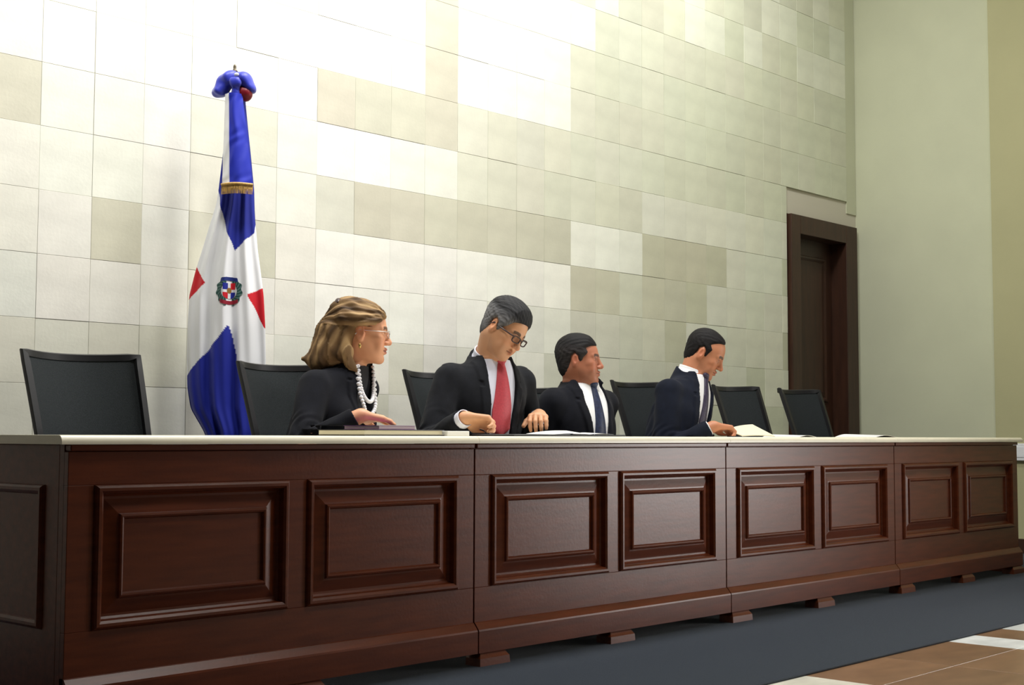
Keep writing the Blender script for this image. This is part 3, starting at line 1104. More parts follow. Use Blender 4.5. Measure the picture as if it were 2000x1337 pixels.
        # folds in the cloth
        if fold:
            V0 = v.d

            def ff(x, y, z):
                o = np.sin(38 * z + 21 * x + 5 * np.sin(9 * y + 11 * x)) * .45 + np.sin(55 * y - 33 * z + 4 * np.sin(13 * x)) * .35 + np.sin(27 * x + 31 * y + 22 * z) * .4
                o = fold * o
                wr_ = 1.0
                for sh, E, W, sx, A in s.arms:
                    u = (W - sh) / np.linalg.norm(W - sh)
                    r2 = (x - E[0]) ** 2 + (y - E[1]) ** 2 + (z - E[2]) ** 2
                    t = (x - E[0]) * u[0] + (y - E[1]) * u[1] + (z - E[2]) * u[2]
                    o = o + .0055 * np.exp(-r2 / .011) * np.sin(150 * t + 2.2 * np.sin(40 * z + 30 * x))
                for sh, E, W, sx, A in s.arms:
                    wr_ = wr_ * np.clip((np.sqrt((x - W[0]) ** 2 + (y - W[1]) ** 2 + (z - W[2]) ** 2) - .04) / .05, 0, 1)
                return o * wr_
            v.op(ff, (-2, -2, -2), (2, 2, s.NB[2] - .03), 0, 'add')
        # sleeve ends: cut square
        for sh, E, W, sx, A in s.arms:
            u = (W - E) / np.linalg.norm(W - E)
            e0 = W - u * .020

            def fn(x, y, z):
                t = (x - e0[0]) * u[0] + (y - e0[1]) * u[1] + (z - e0[2]) * u[2]
                r = np.sqrt(np.maximum((x - e0[0]) ** 2 + (y - e0[1]) ** 2 + (z - e0[2]) ** 2 - t * t, 0))
                return np.maximum(np.maximum(-t, r - .075), t - .09)
            v.op(fn, e0 - .14, e0 + .14, .004, 's')
            v.cap(W - u * .045, W + u * .03, .034 * sc, .0335 * sc, .003, 's')
        # neck hole
        na = s.hp((0, .03, -.05)) - s.NB
        na /= np.linalg.norm(na)
        n0 = s.NB + np.array([0, .004, 0])
        if collar:
            def fc(x, y, z):
                px, py, pz = x - n0[0], y - n0[1], z - n0[2]
                t = px * na[0] + py * na[1] + pz * na[2]
                r = np.sqrt(np.maximum(px * px + py * py + pz * pz - t * t, 0))
                q = np.abs(r - (.080 - .20 * (t + .02)) * sc) - .008
                return np.maximum(np.maximum(q, -.05 - t), np.maximum(t - (.034 + .25 * py), py - .0 - .09) + 0 * t) if False else np.maximum(np.maximum(q, -.05 - t), t - np.clip(-.006 + .50 * py, -.06, .030))
            v.op(fc, n0 - .16, n0 + .16, .014)
        v.cap(n0 - na * (.035 if collar else .060), n0 + na * .12, (.070 if collar else .080) * sc, (.064 if collar else .105) * sc, .006, 's')

        # front opening
        def wf(z):
            return np.interp(z, wz, ww)

        def fv(x, y, z):
            q = np.clip(z / s.NB[2], 0, None) ** 1.4
            cx, cy = s.NB[0] * q, s.NB[1] * q
            return np.maximum(np.maximum(np.abs(x - cx - vx) - wf(z), y - cy + .045 - .035 * np.clip((z / zt - .50) / .07, 0, 1)), (wz[0] - z))
        # lapels: a raised band beside the opening
        if lap:
            def fl(x, y, z):
                q = np.clip(z / s.NB[2], 0, None) ** 1.4
                cx, cy = s.NB[0] * q, s.NB[1] * q
                t = np.clip((z - wz[0]) / (wz[-1] - wz[0]), 0, 1)
                lw = lap * np.clip(.35 + 1.0 * t, 0, 1)
                lw = np.where(np.abs(t - .80) < .018, lw * .62, lw)
                r = np.abs(x - cx - vx) - wf(z)
                m_ = np.clip((lw - r) / .005, 0, 1) * np.clip((r + .01) / .004, 0, 1) * np.clip((t - .0) / .03, 0, 1) * (y < cy - .02) * np.clip((1.02 - t) / .03, 0, 1)
                return -.0065 * m_
            v.op(fl, (-.25, -.7, wz[0] - .05), (.25, .1, s.NB[2] + .05), 0, 'add')
        if max(w) > 0:
            v.op(fv, (-.25, -.8, wz[0] - .03), (.25, .15, s.NB[2] + .12), .004, 's')
        s.rest(v)
        V, F = v.mesh(1)
        s.jprof = prof
        return np_mesh(name, V, F, m, s.root)

    def shirt(s, m, tie=None, gap=.010, name='shirt', cuffs=True, drop=None, tw=(.020, .044), tie_lean=0.0):
        sc = s.sc
        v = Vox(axis(-.24, .24, .007), axis(-.55, .30, .007), axis(0, s.NB[2] + .05, .007))
        tab = [(z, a + .012, b + .012) for z, a, b in BODY]
        prof = s.loft(v, tab, 0, .02)
        V, F = v.mesh(1)
        sh = np_mesh(name, V, F, m, s.root)
        # collar
        na = s.hp((0, .03, -.05)) - s.NB
        na /= np.linalg.norm(na)
        n0 = s.NB + np.array([0, .004, 0])
        v = Vox(axis(n0[0] - .12, n0[0] + .12, .003), axis(n0[1] - .13, n0[1] + .12, .003), axis(n0[2] - .10, n0[2] + .12, .003))

        def fc(x, y, z):
            px, py, pz = x - n0[0], y - n0[1], z - n0[2]
            t = px * na[0] + py * na[1] + pz * na[2]
            r = np.sqrt(np.maximum(px * px + py * py + pz * pz - t * t, 0))
            fr = np.clip((-py - .02) / .04, 0, 1)
            R0 = (.066 - .10 * t) * sc + np.clip(.020 - t, 0, 1) * .30
            q = np.abs(r - R0) - .0032
            ax = np.abs(px)
            low = -.012 - .045 * fr * np.clip(1 - np.abs(ax - .030) / .030, 0, 1)
            hi = s.kw.get('chi', .044) + .10 * np.clip(py, -.07, .05)
            d = np.maximum(np.maximum(q, low - t), t - hi)
            v_ = np.where(py < 0, gap + np.clip(t + .02, -.02, 1) * .42 + np.clip(-.015 - t, 0, 1) * .6 - ax, -1)
            return np.maximum(d, v_ * .8)
        v.op(fc, n0 - .14, n0 + .14, .001)
        V, F = v.mesh(1)
        np_mesh('collar', V, F, m, sh)
        if cuffs:
            for p, E, W, sx, A in s.arms:
                if not A.get('seen', True):
                    continue
                u = (W - E) / np.linalg.norm(W - E)
                mb = MB()
                a, b = W - u * .045, W - u * .004 + u * A.get('cuff', 0.0)
                mb.tube([Vector(a), Vector(b)], .0345 * sc, 20, caps=False)
                mb.tube([Vector(a), Vector(b)], .0315 * sc, 20, caps=False)
                n_ = len(mb.v)
                for i in range(20):
                    j = (i + 1) % 20
                    mb.f.append((20 + i, 20 + j, 60 + j, 60 + i))
                mb.build('cuff', m, sh, smooth=True)
        if tie:
            # ribbon that follows the shirt front, then hangs plumb
            z0 = s.NB[2] - .018
            z1 = .06 if drop is None else drop
            n = 40
            P = []
            ymin = 9
            for i in range(n + 1):
                z = z0 + (z1 - z0) * i / n
                t = i / n
                hw = (tw[0] * .75 + (tw[1] - tw[0] * .75) * min(t * 1.6, 1) ** .8) * sc if i < n - 4 else tw[1] * sc * (n - i) / 5.0
                row = []
                y0, cx = s.front(prof, 0.0, z)
                ymin = min(ymin, y0 - .006)
                cx = cx + tie_lean * t
                for k in range(7):
                    q = k / 3 - 1
                    row.append((cx + q * hw, ymin - .007 * (1 - q * q) + 0.004 * q * q, z))
                back = [(x, y + .006, z_) for x, y, z_ in reversed(row)]
                P.append(row + back)
            mb = MB().grid(P, cv=True).fan(P[0]).fan(list(reversed(P[-1])))
            t_ = mb.build('tie', tie, s.root, smooth=True)
            y0, cx = s.front(prof, 0.0, z0)
            v = Vox(axis(cx - .05, cx + .05, .003), axis(y0 - .06, y0 + .05, .003), axis(z0 - .06, z0 + .04, .003))
            yk = min(y0, n0[1] - .062)
            v.cap((cx - .012, yk - .004, z0 + .014), (cx + .012, yk - .004, z0 + .014), .012, .012, .008)
            v.cap((cx, yk - .004, z0 + .010), (cx, y0 - .008, z0 - .026), .016, .009, .008)
            V, F = v.mesh(1)
            np_mesh('knot', V, F, tie, t_)
        s.sprof = prof
        return sh

    def hair_short(s, m, poly, thick=.012, grey=None, base=(.012, .010, .010), top=.006, seed=1):
        h = s.hs
        lo, hi = s.H - .17 * h, s.H + .17 * h
        v = Vox(*[axis(lo[i], hi[i], .0034) for i in range(3)])
        R = s.Rh
        P = np.array(poly)

        def loc(x, y, z):
            px, py, pz = x - s.H[0], y - s.H[1], z - s.H[2]
            return [(px * R[0, i] + py * R[1, i] + pz * R[2, i]) / h for i in range(3)]

        def fn(x, y, z):
            qx, qy, qz = loc(x, y, z)

            def el(c, r):
                X, Y, Z = qx - c[0], qy - c[1], qz - c[2]
                k0 = np.sqrt((X / r[0]) ** 2 + (Y / r[1]) ** 2 + (Z / r[2]) ** 2)
                k1 = np.sqrt((X / r[0] ** 2) ** 2 + (Y / r[1] ** 2) ** 2 + (Z / r[2] ** 2) ** 2) + 1e-9
                return k0 * (k0 - 1) / k1
            d = smin(el((0, .018, .040), (.076, .096, .086)), el((0, -.030, .025), (.066, .062, .075)), .03)
            d = smin(d, el((0, .045, -.03), (.058, .058, .06)), .03)
            th = (thick + top * np.clip(qz / .08, 0, 1.3)) * np.clip(.30 + (qy + .088) / .05, .30, 1) - .005 * np.clip(-qz / .05, 0, 1)
            st = .0007 * np.sin(120 * np.arctan2(qx, qz + .05) + 5 * np.sin(43 * qy) + 3 * np.sin(90 * qx)) + .0008 * np.sin(210 * qx + 90 * qy + 4 * np.sin(70 * qz))
            d = d - th - st
            # side-view outline of the hair (y, z), widened forehead corners
            py, pz = qy + .35 * np.maximum(np.abs(qx) - .03, 0) * s.kw.get('temple', 1.0) * (qz > .045) * -1, qz
            py = qy - s.kw.get('temple', 0.0) * np.maximum(np.abs(qx) - .022, 0) * np.clip((qz - .04) / .02, 0, 1)
            ins = np.zeros(np.broadcast(py, pz).shape, bool)
            dd = np.full(ins.shape, 9.0)
            for i in range(len(P)):
                a, b = P[i - 1], P[i]
                e = b - a
                t = np.clip(((py - a[0]) * e[0] + (pz - a[1]) * e[1]) / (e @ e), 0, 1)
                dd = np.minimum(dd, (py - a[0] - t * e[0]) ** 2 + (pz - a[1] - t * e[1]) ** 2)
                cr = ((a[1] > pz) != (b[1] > pz)) & (py < (b[0] - a[0]) * (pz - a[1]) / (b[1] - a[1] + 1e-12) + a[0])
                ins ^= cr
            sd = np.sqrt(dd) * np.where(ins, -1, 1)
            return -smin(-d, -sd, .012) * h
        v.op(fn, lo, hi, .001)
        V, F = v.mesh(1)
        Q = (V - s.H) @ R / h
        c = np.tile(np.array(base), (len(V), 1))
        st = .5 + .5 * np.sin(60 * np.arctan2(Q[:, 0], Q[:, 2] + .05) + 12 * wob(Q, 30, seed)) * np.sin(140 * Q[:, 1] + 9 * wob(Q, 40, seed + 1))
        c *= (0.75 + .6 * st)[:, None]
        if grey is not None:
            gm = np.clip((np.abs(Q[:, 0]) - .040) / .025, 0, 1) * np.clip((.085 - Q[:, 2]) / .04, 0, 1)
            gm = np.clip(gm * (.45 + .75 * st) * grey[1] + grey[2] * st, 0, 1)[:, None]
            c = c * (1 - gm) + np.array(grey[0]) * gm
        return np_mesh('hair', V, F, m, s.root, c)

    def glasses(s, m, r=.0021, w=.024, hgt=.014, lens=True, cz=.001):
        H = s.hp
        mb = MB()
        g = bpy.data.objects.new('spectacles', None)
        COL.objects.link(g)
        g.parent = s.root
        for sx in (-1, 1):
            ring = []
            for k in range(24):
                a = k * 2 * PI / 24
                X = sx * .033 + w * math.copysign(abs(math.cos(a)) ** .6, math.cos(a))
                Z = cz + hgt * math.copysign(abs(math.sin(a)) ** .6, math.sin(a))
                ring.append(Vector(H((X, -.108 + .22 * max(abs(X) - .02, 0), Z))))
            mb.tube(ring + ring[:2], r, 6, caps=False)
            mb.tube([Vector(H(q)) for q in ((sx * .056, -.100, cz + hgt * .6), (sx * .074, -.088, cz + hgt * .6), (sx * .079, -.03, cz + hgt * .5), (sx * .081, .012, cz + .008), (sx * .079, .028, cz - .012))], r * 1.25, 6)
            if lens:
                lb = MB()
                lb.fan(ring)
                lb.build('lens', M['lens'], g, smooth=True)
        mb.tube([Vector(H((-.011, -.1085, cz + .004))), Vector(H((0, -.111, cz + .007))), Vector(H((.011, -.1085, cz + .004)))], r, 6)
        mb.build('frame', m, g, smooth=True)
        return g


HAIR = [(-.10, .082), (-.075, .070), (-.060, .058), (-.048, .030), (-.030, .010), (-.022, -.020), (-.006, -.020), (-.006, .020), (.012, .036), (.030, .020), (.036, -.030), (.050, -.070),
        (.080, -.085), (.16, -.080), (.16, .20), (-.16, .20), (-.16, .10)]

SK_M2, SK_M3, SK_M4, SK_W = srgb(212, 158, 120), srgb(174, 112, 86), srgb(190, 128, 96), srgb(226, 165, 128)
cm, rt = CAM_C, CAM_R
down = -UPV

# --- man with the red tie
p = Person('man in charcoal suit and red tie, wearing spectacles, looking down at papers', (4.36, 4.24), 40, 0.49, 1.08,
           (4.41, 4.20, 1.135), (4.40, 4.10, 1.262), (52, 33, 14),
           dict(w=(4.015, 3.96, 0.872), d=(.80, -.45, -.12), n=(-.35, -.5, -.75), curl=(50, 60, 40), hint=(-.35, .5, -1), th=((.055, .042, .022), (.080, .026, .040)), cuff=.010),
           dict(w=(4.585, 4.06, 0.892), d=(-.75, -.62, -.02), n=(-.05, -.1, -1), curl=(38, 52, 30), hint=(.45, .4, -.8), th=((.050, .050, .022), (.070, .062, .040)), spread=1.3, cuff=-.01),
           skin=SK_M2, desk_z=[(.8095, 4.03)], shz=.502, hs=.985, beard=.22, lookdown=.003, temple=0.0, fat=.004)
p.body()
p.shirt(M['shirt'], M['tie_red'], drop=.30, tw=(.022, .048))
p.jacket(M['suit_char'], w=(.078, .076, .062, .045), zs_=(.60, .50, .36, .05))
p.trousers(M['suit_char'])
p.hair_short(M['hair'], HAIR, .009, grey=((.20, .20, .21), .9, .08), base=(.012, .012, .014), top=.012)
p.glasses(M['glass_frame'], r=.0030)
P_M2 = p

# --- man looking right
p = Person('man in dark navy suit with short black hair, upright and looking right', (5.09, 4.25), 47, 0.425, 1.05,
           (5.118, 4.27, 1.055), (5.092, 4.25, 1.160), (78, 0, 2),
           dict(w=(5.05, 4.12, 0.66), d=(.4, -.8, -.1), n=(0, 0, -1), curl=(25, 30, 20), seen=False, hint=(-.3, .5, -1)),
           dict(w=(5.33, 4.18, 0.66), d=(-.4, -.8, -.1), n=(0, 0, -1), curl=(25, 30, 20), seen=False, hint=(.3, .5, -1)),
           skin=SK_M3, seat_top=.4215, shz=.495, nose=.88, hs=.965, beard=.3, fat=.008, temple=.45)
p.body()
p.shirt(M['wshirt'], M['tie_navy'], tw=(.022, .046))
p.jacket(M['suit_navy'], w=(.082, .084, .055, .0), zs_=(.60, .50, .36, .18))
p.trousers(M['suit_navy'])
p.hair_short(M['hair'], HAIR, .008, base=(.0065, .006, .007), top=.006, seed=4, grey=((.08, .07, .07), .4, .0))
P_M3 = p

# --- man reading at the right
HAIR4 = [(-.072, .100), (-.058, .084), (-.040, .062), (-.034, .036), (-.026, .010), (-.020, -.016), (-.006, -.016), (-.006, .020), (.012, .036), (.030, .020), (.036, -.030), (.050, -.065),
         (.080, -.080), (.16, -.075), (.16, .20), (-.10, .20)]
p = Person('man in midnight blue suit with cropped dark hair, head bent over his papers', (5.77, 4.24), 58, 0.495, 1.06,
           (5.985, 4.23, 1.125), (6.025, 4.17, 1.232), (74, 30, 0),
           dict(w=(5.80, 3.97, 0.852), d=(.92, -.38, -.06), n=(.1, -.3, -1), curl=(48, 60, 40), hint=(-.4, .4, -.8), th=((.055, .035, .020), (.080, .020, .035)), cuff=-.012),
           dict(w=(6.14, 4.17, 0.68), d=(-.3, -.85, -.10), n=(0, 0, -1), curl=(25, 30, 20), hint=(.4, .4, -1), seen=False),
           skin=SK_M4, shz=.492, chi=.034, hs=.985, beard=.3, lookdown=.004, temple=.5)
p.body()
p.shirt(M['wshirt'], M['tie_plum'], drop=.12, tw=(.020, .042))
p.jacket(M['suit_blue'], w=(.076, .078, .066, .050), zs_=(.60, .50, .36, .05))
p.trousers(M['suit_blue'])
p.hair_short(M['hair'], HAIR4, .006, base=(.008, .007, .008), top=.003, seed=7)
P_M4 = p

# --- the woman
p = Person('woman in black jacket with white bead necklace and long light brown hair', (3.44, 4.24), 66, 0.485, 0.99,
           (3.620, 4.22, 1.085), (3.635, 4.16, 1.206), (97, 4, 0),
           dict(w=(3.42, 3.92, 0.876), d=(.95, -.28, -.10), n=(.05, -.1, -1), curl=(14, 22, 14), hint=(-.55, .4, -.7), cuff=0),
           dict(w=(3.78, 4.18, 0.68), d=(-.25, -.93, -.04), n=(0, 0, -1), curl=(20, 25, 15), hint=(.4, .4, -1), seen=False),
           skin=SK_W, desk_z=[(.8226, 3.17), (.8373, 3.285)], hs=1.0, fem=True, lips=srgb(178, 98, 88), brow=(.06, .035, .02), fat=.004, nose=.85)
p.body()
# black top under the jacket
v = Vox(axis(-.24, .24, .007), axis(-.55, .30, .007), axis(0, p.NB[2] - .005, .007))
p.sprof = p.loft(v, [(z, a + .010, b + .010) for z, a, b in BODY], 0, .02)
for sx in (-1, 1):
    v.ell(p.cen(.36) + np.array([sx * .07, -.075, .36 * p.zt]), (.07, .066, .068), .05)
V, F = v.mesh(1)
np_mesh('blouse', V, F, M['blouse'], p.root)
p.jacket(M['suit_navy'], w=(.045, .060, .035, .0), zs_=(.60, .52, .38, .22), bust=1,  lap=.05, collar=False)
p.trousers(M['suit_navy'])
# necklace: two strands of beads
nk = bpy.data.objects.new('necklace', None)
COL.objects.link(nk)
nk.parent = p.root
bead = None
for strand, (dz, rr) in enumerate(((.15, .0080), (.205, .0085))):
    for i in range(34):
        a = -1 + 2 * (i + .5) / 34
        x = .058 * math.sin(a * PI * .5) * (1 + .15 * strand)
        t = abs(a) ** 2.2
        z = p.NB[2] - .002 - dz * (1 - t)
        y0, cx = p.front(p.sprof, x, min(z, p.NB[2] - .02))
        bust = .030 * math.exp(-((z - .40 * p.zt) / .07) ** 2) + .006
        y = y0 - bust - .010
        if bead is None:
            bm = bmesh.new()
            bmesh.ops.create_icosphere(bm, subdivisions=2, radius=1)
            me = bpy.data.meshes.new('bead')
            bm.to_mesh(me)
            bm.free()
            me.polygons.foreach_set('use_smooth', [True] * len(me.polygons))
            me.materials.append(M['bead'])
            bead = me
        b = bpy.data.objects.new('bead', bead)
        COL.objects.link(b)
        b.parent = nk
        b.location = (cx + x, y, z)
        b.scale = (rr,) * 3
P_W = p


def woman_hair(p):
    h, H = p.hs, p.hp
    lo = np.minimum(p.H - .19, p.L((3.40, 4.35, 1.0)) - .1)
    hi = np.maximum(p.H + .17, p.L((3.40, 4.35, 1.0)) + .1)
    v = Vox(*[axis(lo[i], hi[i], .004) for i in range(3)])
    R = p.Rh
    v.ell(H((0, .020, .048)), np.array((.082, .104, .090)) * h, .01, 'u', R)
    v.ell(H((0, -.028, .052)), np.array((.072, .066, .062)) * h, .02, 'u', R)
    # swept-back side over the temple, rolled towards the crown
    for sx in (-1, 1):
        v.cap(H((sx * .066, -.058, .050)), H((sx * .080, -.005, .046)), .016, .022, .02)
        v.cap(H((sx * .080, -.005, .046)), H((sx * .070, .075, .055)), .022, .03, .02)
    # crown bump
    v.ell(H((0, .060, .092)), np.array((.060, .060, .045)) * h, .03, 'u', R)
    # face cut: keep the hair off the face and ears
    v.op(lambda x, y, z: _face_cut(p, x, y, z), p.H - .2, p.H + .2, .010, 's')
    # long back hair falling over the shoulders
    pts = [(H((0, .085, .060)), .058), (H((-.01, .115, -.010)), .062), (H((-.02, .130, -.080)), .060), (H((-.03, .150, -.125)), .048)]
    for (a, ra), (b, rb) in zip(pts, pts[1:]):
        v.cap(a, b, ra, rb, .03)
    v.cap(H((-.052, .075, -.01)), H((-.066, .062, -.085)), .034, .027, .025)
    v.cap(H((-.066, .062, -.085)), H((-.082, .036, -.135)), .027, .015, .02)
    v.cap(H((-.082, .036, -.135)), H((-.086, .012, -.152)), .015, .005, .012)
    v.cap(H((.05, .075, -.02)), H((.055, .070, -.12)), .036, .026, .025)
    v.cap(H((-.03, .150, -.120)), H((-.035, .222, -.122)), .040, .008, .03)
    v.cap(H((-.05, .105, -.095)), H((-.055, .175, -.145)), .034, .010, .02)

    def ff(x, y, z):
        px, py, pz = x - p.H[0], y - p.H[1], z - p.H[2]
        q = [(px * R[0, i] + py * R[1, i] + pz * R[2, i]) / h for i in range(3)]
        u = np.where(q[2] > .02, np.arctan2(q[2] - .02, np.abs(q[0]) + .02) * .09, q[0] * 1.0 + q[1] * .55)
        return .0028 * np.sin(230 * u + 4 * np.sin(25 * q[1] + 18 * q[2])) + .0014 * np.sin(520 * u + 6 * np.sin(22 * q[2]))
    v.op(ff, lo, hi, 0, 'add')
    V, F = v.mesh(1)
    Q = (V - p.H) @ R / h
    u = np.where(Q[:, 2] > .02, np.arctan2(Q[:, 2] - .02, np.abs(Q[:, 0]) + .02) * .09, Q[:, 0] + Q[:, 1] * .55)
    st = .5 + .5 * np.sin(170 * u + 5 * wob(Q, 22, 3))
    st2 = .5 + .5 * wob(Q * np.array([3, 1, 1]), 45, 9)
    dark, mid, light = np.array(srgb(58, 42, 28)), np.array(srgb(128, 100, 68)), np.array(srgb(205, 172, 124))
    k = np.clip(.15 + .5 * st + .5 * st2 - .2, 0, 1)[:, None]
    c = np.where(k < .5, dark + (mid - dark) * k * 2, mid + (light - mid) * (k * 2 - 1))
    return np_mesh('hair', V, F, M['hair'], p.root, c)


def _face_cut(p, x, y, z):
    R, h = p.Rh, p.hs
    px, py, pz = x - p.H[0], y - p.H[1], z - p.H[2]
    q = [(px * R[0, i] + py * R[1, i] + pz * R[2, i]) / h for i in range(3)]
    # hairline in side view: the face lies in front of and below this line
    ln = np.interp(q[1], [-.2, -.10, -.080, -.05, -.02, .02, .05], [.085, .078, .060, .030, .022, .020, -.2])
    return np.maximum(q[2] - ln, q[1] - .030) * h


woman_hair(P_W)
_v = Vox(*[axis(P_W.hp((0, .098, .112))[i] - .07, P_W.hp((0, .098, .112))[i] + .07, .004) for i in range(3)])
_v.ell(P_W.hp((0, .104, .110)), (.046, .016, .024), .01, 'u', P_W.Rh)
np_mesh('hair_clip', *_v.mesh(1), M['glass_frame'], P_W.root)
P_W.glasses(M['chrome'], r=.0011, w=.022, hgt=.014)
er = MB().lathe([(0, .008), (.005, .004), (.006, -.002), (.004, -.010), (0, -.014)], tuple(P_W.hp((-.082, .006, -.052))), 10).build('earring', M['brass'], P_W.root, smooth=True)

# ------------------------------------------------------------------ the flag
PX = 0.002215                                     # metres per unit of the flag pattern grid
FX, FY = 3.567, 4.93
flag = thing('flag', 'blue, white and red national flag with coat of arms hanging on a tall pole', 'flag', (FX, FY, 0), math.atan2(-math.cos(YAW), math.sin(YAW)))
fs = lambda px: (px - 450) * PX
fz = lambda py: EYE + (850 - py) * PX
EDGE = [(195, 437, 468), (250, 430, 474), (300, 425, 480), (372, 418, 488), (400, 414, 489), (430, 405, 491), (490, 388, 497), (530, 376, 503), (580, 364, 510), (640, 362, 514), (700, 362, 516),
        (760, 364, 516), (800, 371, 514), (845, 398, 512), (900, 418, 500), (960, 434, 480), (985, 444, 460)]
EDGE = np.array(EDGE, float)


def in_poly(x, y, poly):
    ins = np.zeros(x.shape, bool)
    for i in range(len(poly)):
        (ax, ay), (bx, by) = poly[i - 1], poly[i]
        if ay == by:
            continue
        ins ^= ((ay > y) != (by > y)) & (x < (bx - ax) * (y - ay) / (by - ay) + ax)
    return ins


BLUE, RED, WHT = np.array(srgb(30, 42, 150)), np.array(srgb(205, 24, 40)), np.array((.90, .91, .94))
P_BLUE1 = [(380, 100), (418, 372), (424, 400), (440, 455), (456, 493), (473, 474), (491, 456), (510, 100)]
P_BLUE2 = [(446, 638), (430, 662), (400, 696), (374, 724), (350, 748), (330, 1000), (560, 1000), (520, 800), (490, 765), (466, 712), (455, 662)]
P_RED1 = [(378, 523), (399, 556), (380, 573), (350, 602), (340, 540)]
P_RED2 = [(482, 579), (505, 566), (530, 556), (530, 660), (512, 642), (497, 610)]


def flag_surf(px, py, u):
    """depth offset of the hanging cloth (towards the viewer negative); u 0..1 across the front"""
    t = np.clip((py - 200) / 600, 0, 1)
    d = -(.022 + .055 * t) * np.sin(PI * np.clip(u, 0, 1)) ** .7
    d += (.004 + .013 * t) * np.sin(2 * PI * (3.1 * u + .25 * t) + .8) * np.sin(PI * np.clip(u, 0, 1)) ** .5
    d += (.001 + .006 * t) * np.sin(2 * PI * (6.3 * u - .7 * t))
    diag = (px - 446) * .55 + (py - 560) * .3
    d += .0030 * t * np.sin(diag / 9.0) * np.exp(-((py - 600) / 90.0) ** 2)
    return d


nv, nu = 640, 200
PYs = np.linspace(190, 985, nv)
L_, R_ = np.interp(PYs, EDGE[:, 0], EDGE[:, 1]), np.interp(PYs, EDGE[:, 0], EDGE[:, 2])
ker = np.ones(15) / 15
L_, R_ = [np.convolve(np.pad(q, 7, mode='edge'), ker, 'valid') for q in (L_, R_)]
th = np.linspace(0, 2 * PI, nu, endpoint=False)
u = .5 - .5 * np.cos(th)
frontm = th < PI
PXg = L_[:, None] + (R_ - L_)[:, None] * u[None, :]
PYg = np.repeat(PYs[:, None], nu, 1)
Ug = np.repeat(u[None, :], nv, 0)
dep = np.where(frontm[None, :], flag_surf(PXg, PYg, Ug), .035 * np.sin(PI * Ug) ** .7 + .006 * np.sin(2 * PI * 3 * Ug) * np.sin(PI * Ug))
V = np.stack([(PXg - 450) * PX, dep, EYE + (850 - PYg) * PX], -1).reshape(-1, 3)
jx, jy = PXg + .6 * np.sin(PYg / 7.0), PYg
c = np.tile(WHT, (nv, nu, 1))
for poly, colr in ((P_BLUE1, BLUE), (P_BLUE2, BLUE), (P_RED1, RED), (P_RED2, RED)):
    c[in_poly(jx, jy, poly)] = colr
I, J = np.meshgrid(np.arange(nv - 1), np.arange(nu), indexing='ij')
J2 = (J + 1) % nu
F = np.stack([I * nu + J, (I + 1) * nu + J, (I + 1) * nu + J2, I * nu + J2], -1).reshape(-1, 4)
np_mesh('flag_cloth', V, F, M['cloth'], flag, c.reshape(-1, 3))

# coat of arms, printed on the cloth
n = 110
ex, ey = np.linspace(418, 475, n), np.linspace(539, 603, n)
EX, EY = np.meshgrid(ex, ey, indexing='ij')
lw, rw = np.interp(EY, PYs, L_), np.interp(EY, PYs, R_)
EU = (EX - lw) / (rw - lw)
V = np.stack([(EX - 450) * PX, flag_surf(EX, EY, EU) - .0022, EYE + (850 - EY) * PX], -1).reshape(-1, 3)
qx, qy = (EX - 447) / 25.0, (EY - 572) / 29.0
rad = np.hypot(qx, qy)
ang = np.arctan2(qy, qx)
c = np.tile(WHT, (n, n, 1))
keep = np.zeros((n, n), bool)
GREEN, GREEN2 = np.array(srgb(30, 72, 66)), np.array(srgb(88, 118, 112))


def paint(m, col):
    c[m] = col
    keep[m] = True


wre = (rad > .56) & (rad < .98 + .06 * np.sin(ang * 11)) & (np.abs(qx) > .16)
paint(wre & (qx < 0), GREEN)
paint(wre & (qx > 0), GREEN)
paint(wre & (np.sin(ang * 22 + rad * 16) > .35), GREEN2)
sh = (np.abs(qx) < .44) & (qy > -.52) & (qy < .18) | ((np.hypot(qx / .44, (qy - .18) / .38) < 1) & (qy >= .18))
paint(sh, WHT * .9)
paint(sh & (qx < -.09) & (qy < -.07), BLUE)
paint(sh & (qx > .09) & (qy < -.07), RED)
paint(sh & (qx < -.09) & (qy > .11), RED)
paint(sh & (qx > .09) & (qy > .11), BLUE)
paint((np.hypot(qx / .15, (qy) / .20) < 1), np.array(srgb(150, 110, 50)))
rb = (np.abs(qy + .80 - .22 * qx * qx) < .13) & (np.abs(qx) < .62)
paint(rb, np.array(srgb(32, 48, 120)))
rb2 = (np.abs(qy - .80 + .25 * qx * qx) < .13) & (np.abs(qx) < .66)
paint(rb2, np.array(srgb(150, 30, 50)))
edge = (rad > .50) & (rad < .56) & sh
I, J = np.meshgrid(np.arange(n - 1), np.arange(n - 1), indexing='ij')
ok = keep[:-1, :-1] & keep[1:, :-1] & keep[1:, 1:] & keep[:-1, 1:]
F = np.stack([I * n + J, I * n + J + 1, (I + 1) * n + J + 1, (I + 1) * n + J], -1)[ok]
used = np.unique(F)
rm = np.full(n * n, -1)
rm[used] = np.arange(len(used))
np_mesh('coat_of_arms', V[used], rm[F], M['cloth'], flag, c.reshape(-1, 3)[used])

# pole, finial, stand
M['dbrass'] = mat('dark_tarnished_brass', (0.10, 0.08, 0.05), 0.45, 0.5, metal=0.6)
MB().tube([(0, .012, .03), (0, .012, fz(146))], .0125, 14).build('pole', M['dwood'], flag, smooth=True)
MB().lathe([(0, .062), (.005, .058), (.007, .050), (.006, .040), (.014, .030), (.008, .020), (.017, .008), (.016, 0), (0, 0)], (-.012, .012, fz(146)), 14).build('finial', M['dbrass'], flag, smooth=True)
MB().lathe([(0, .14), (.022, .14), (.024, .06), (.06, .045), (.15, .025), (.16, 0), (0, 0)], (0, .012, 0), 28).build('stand', M['brass'], flag, smooth=True)

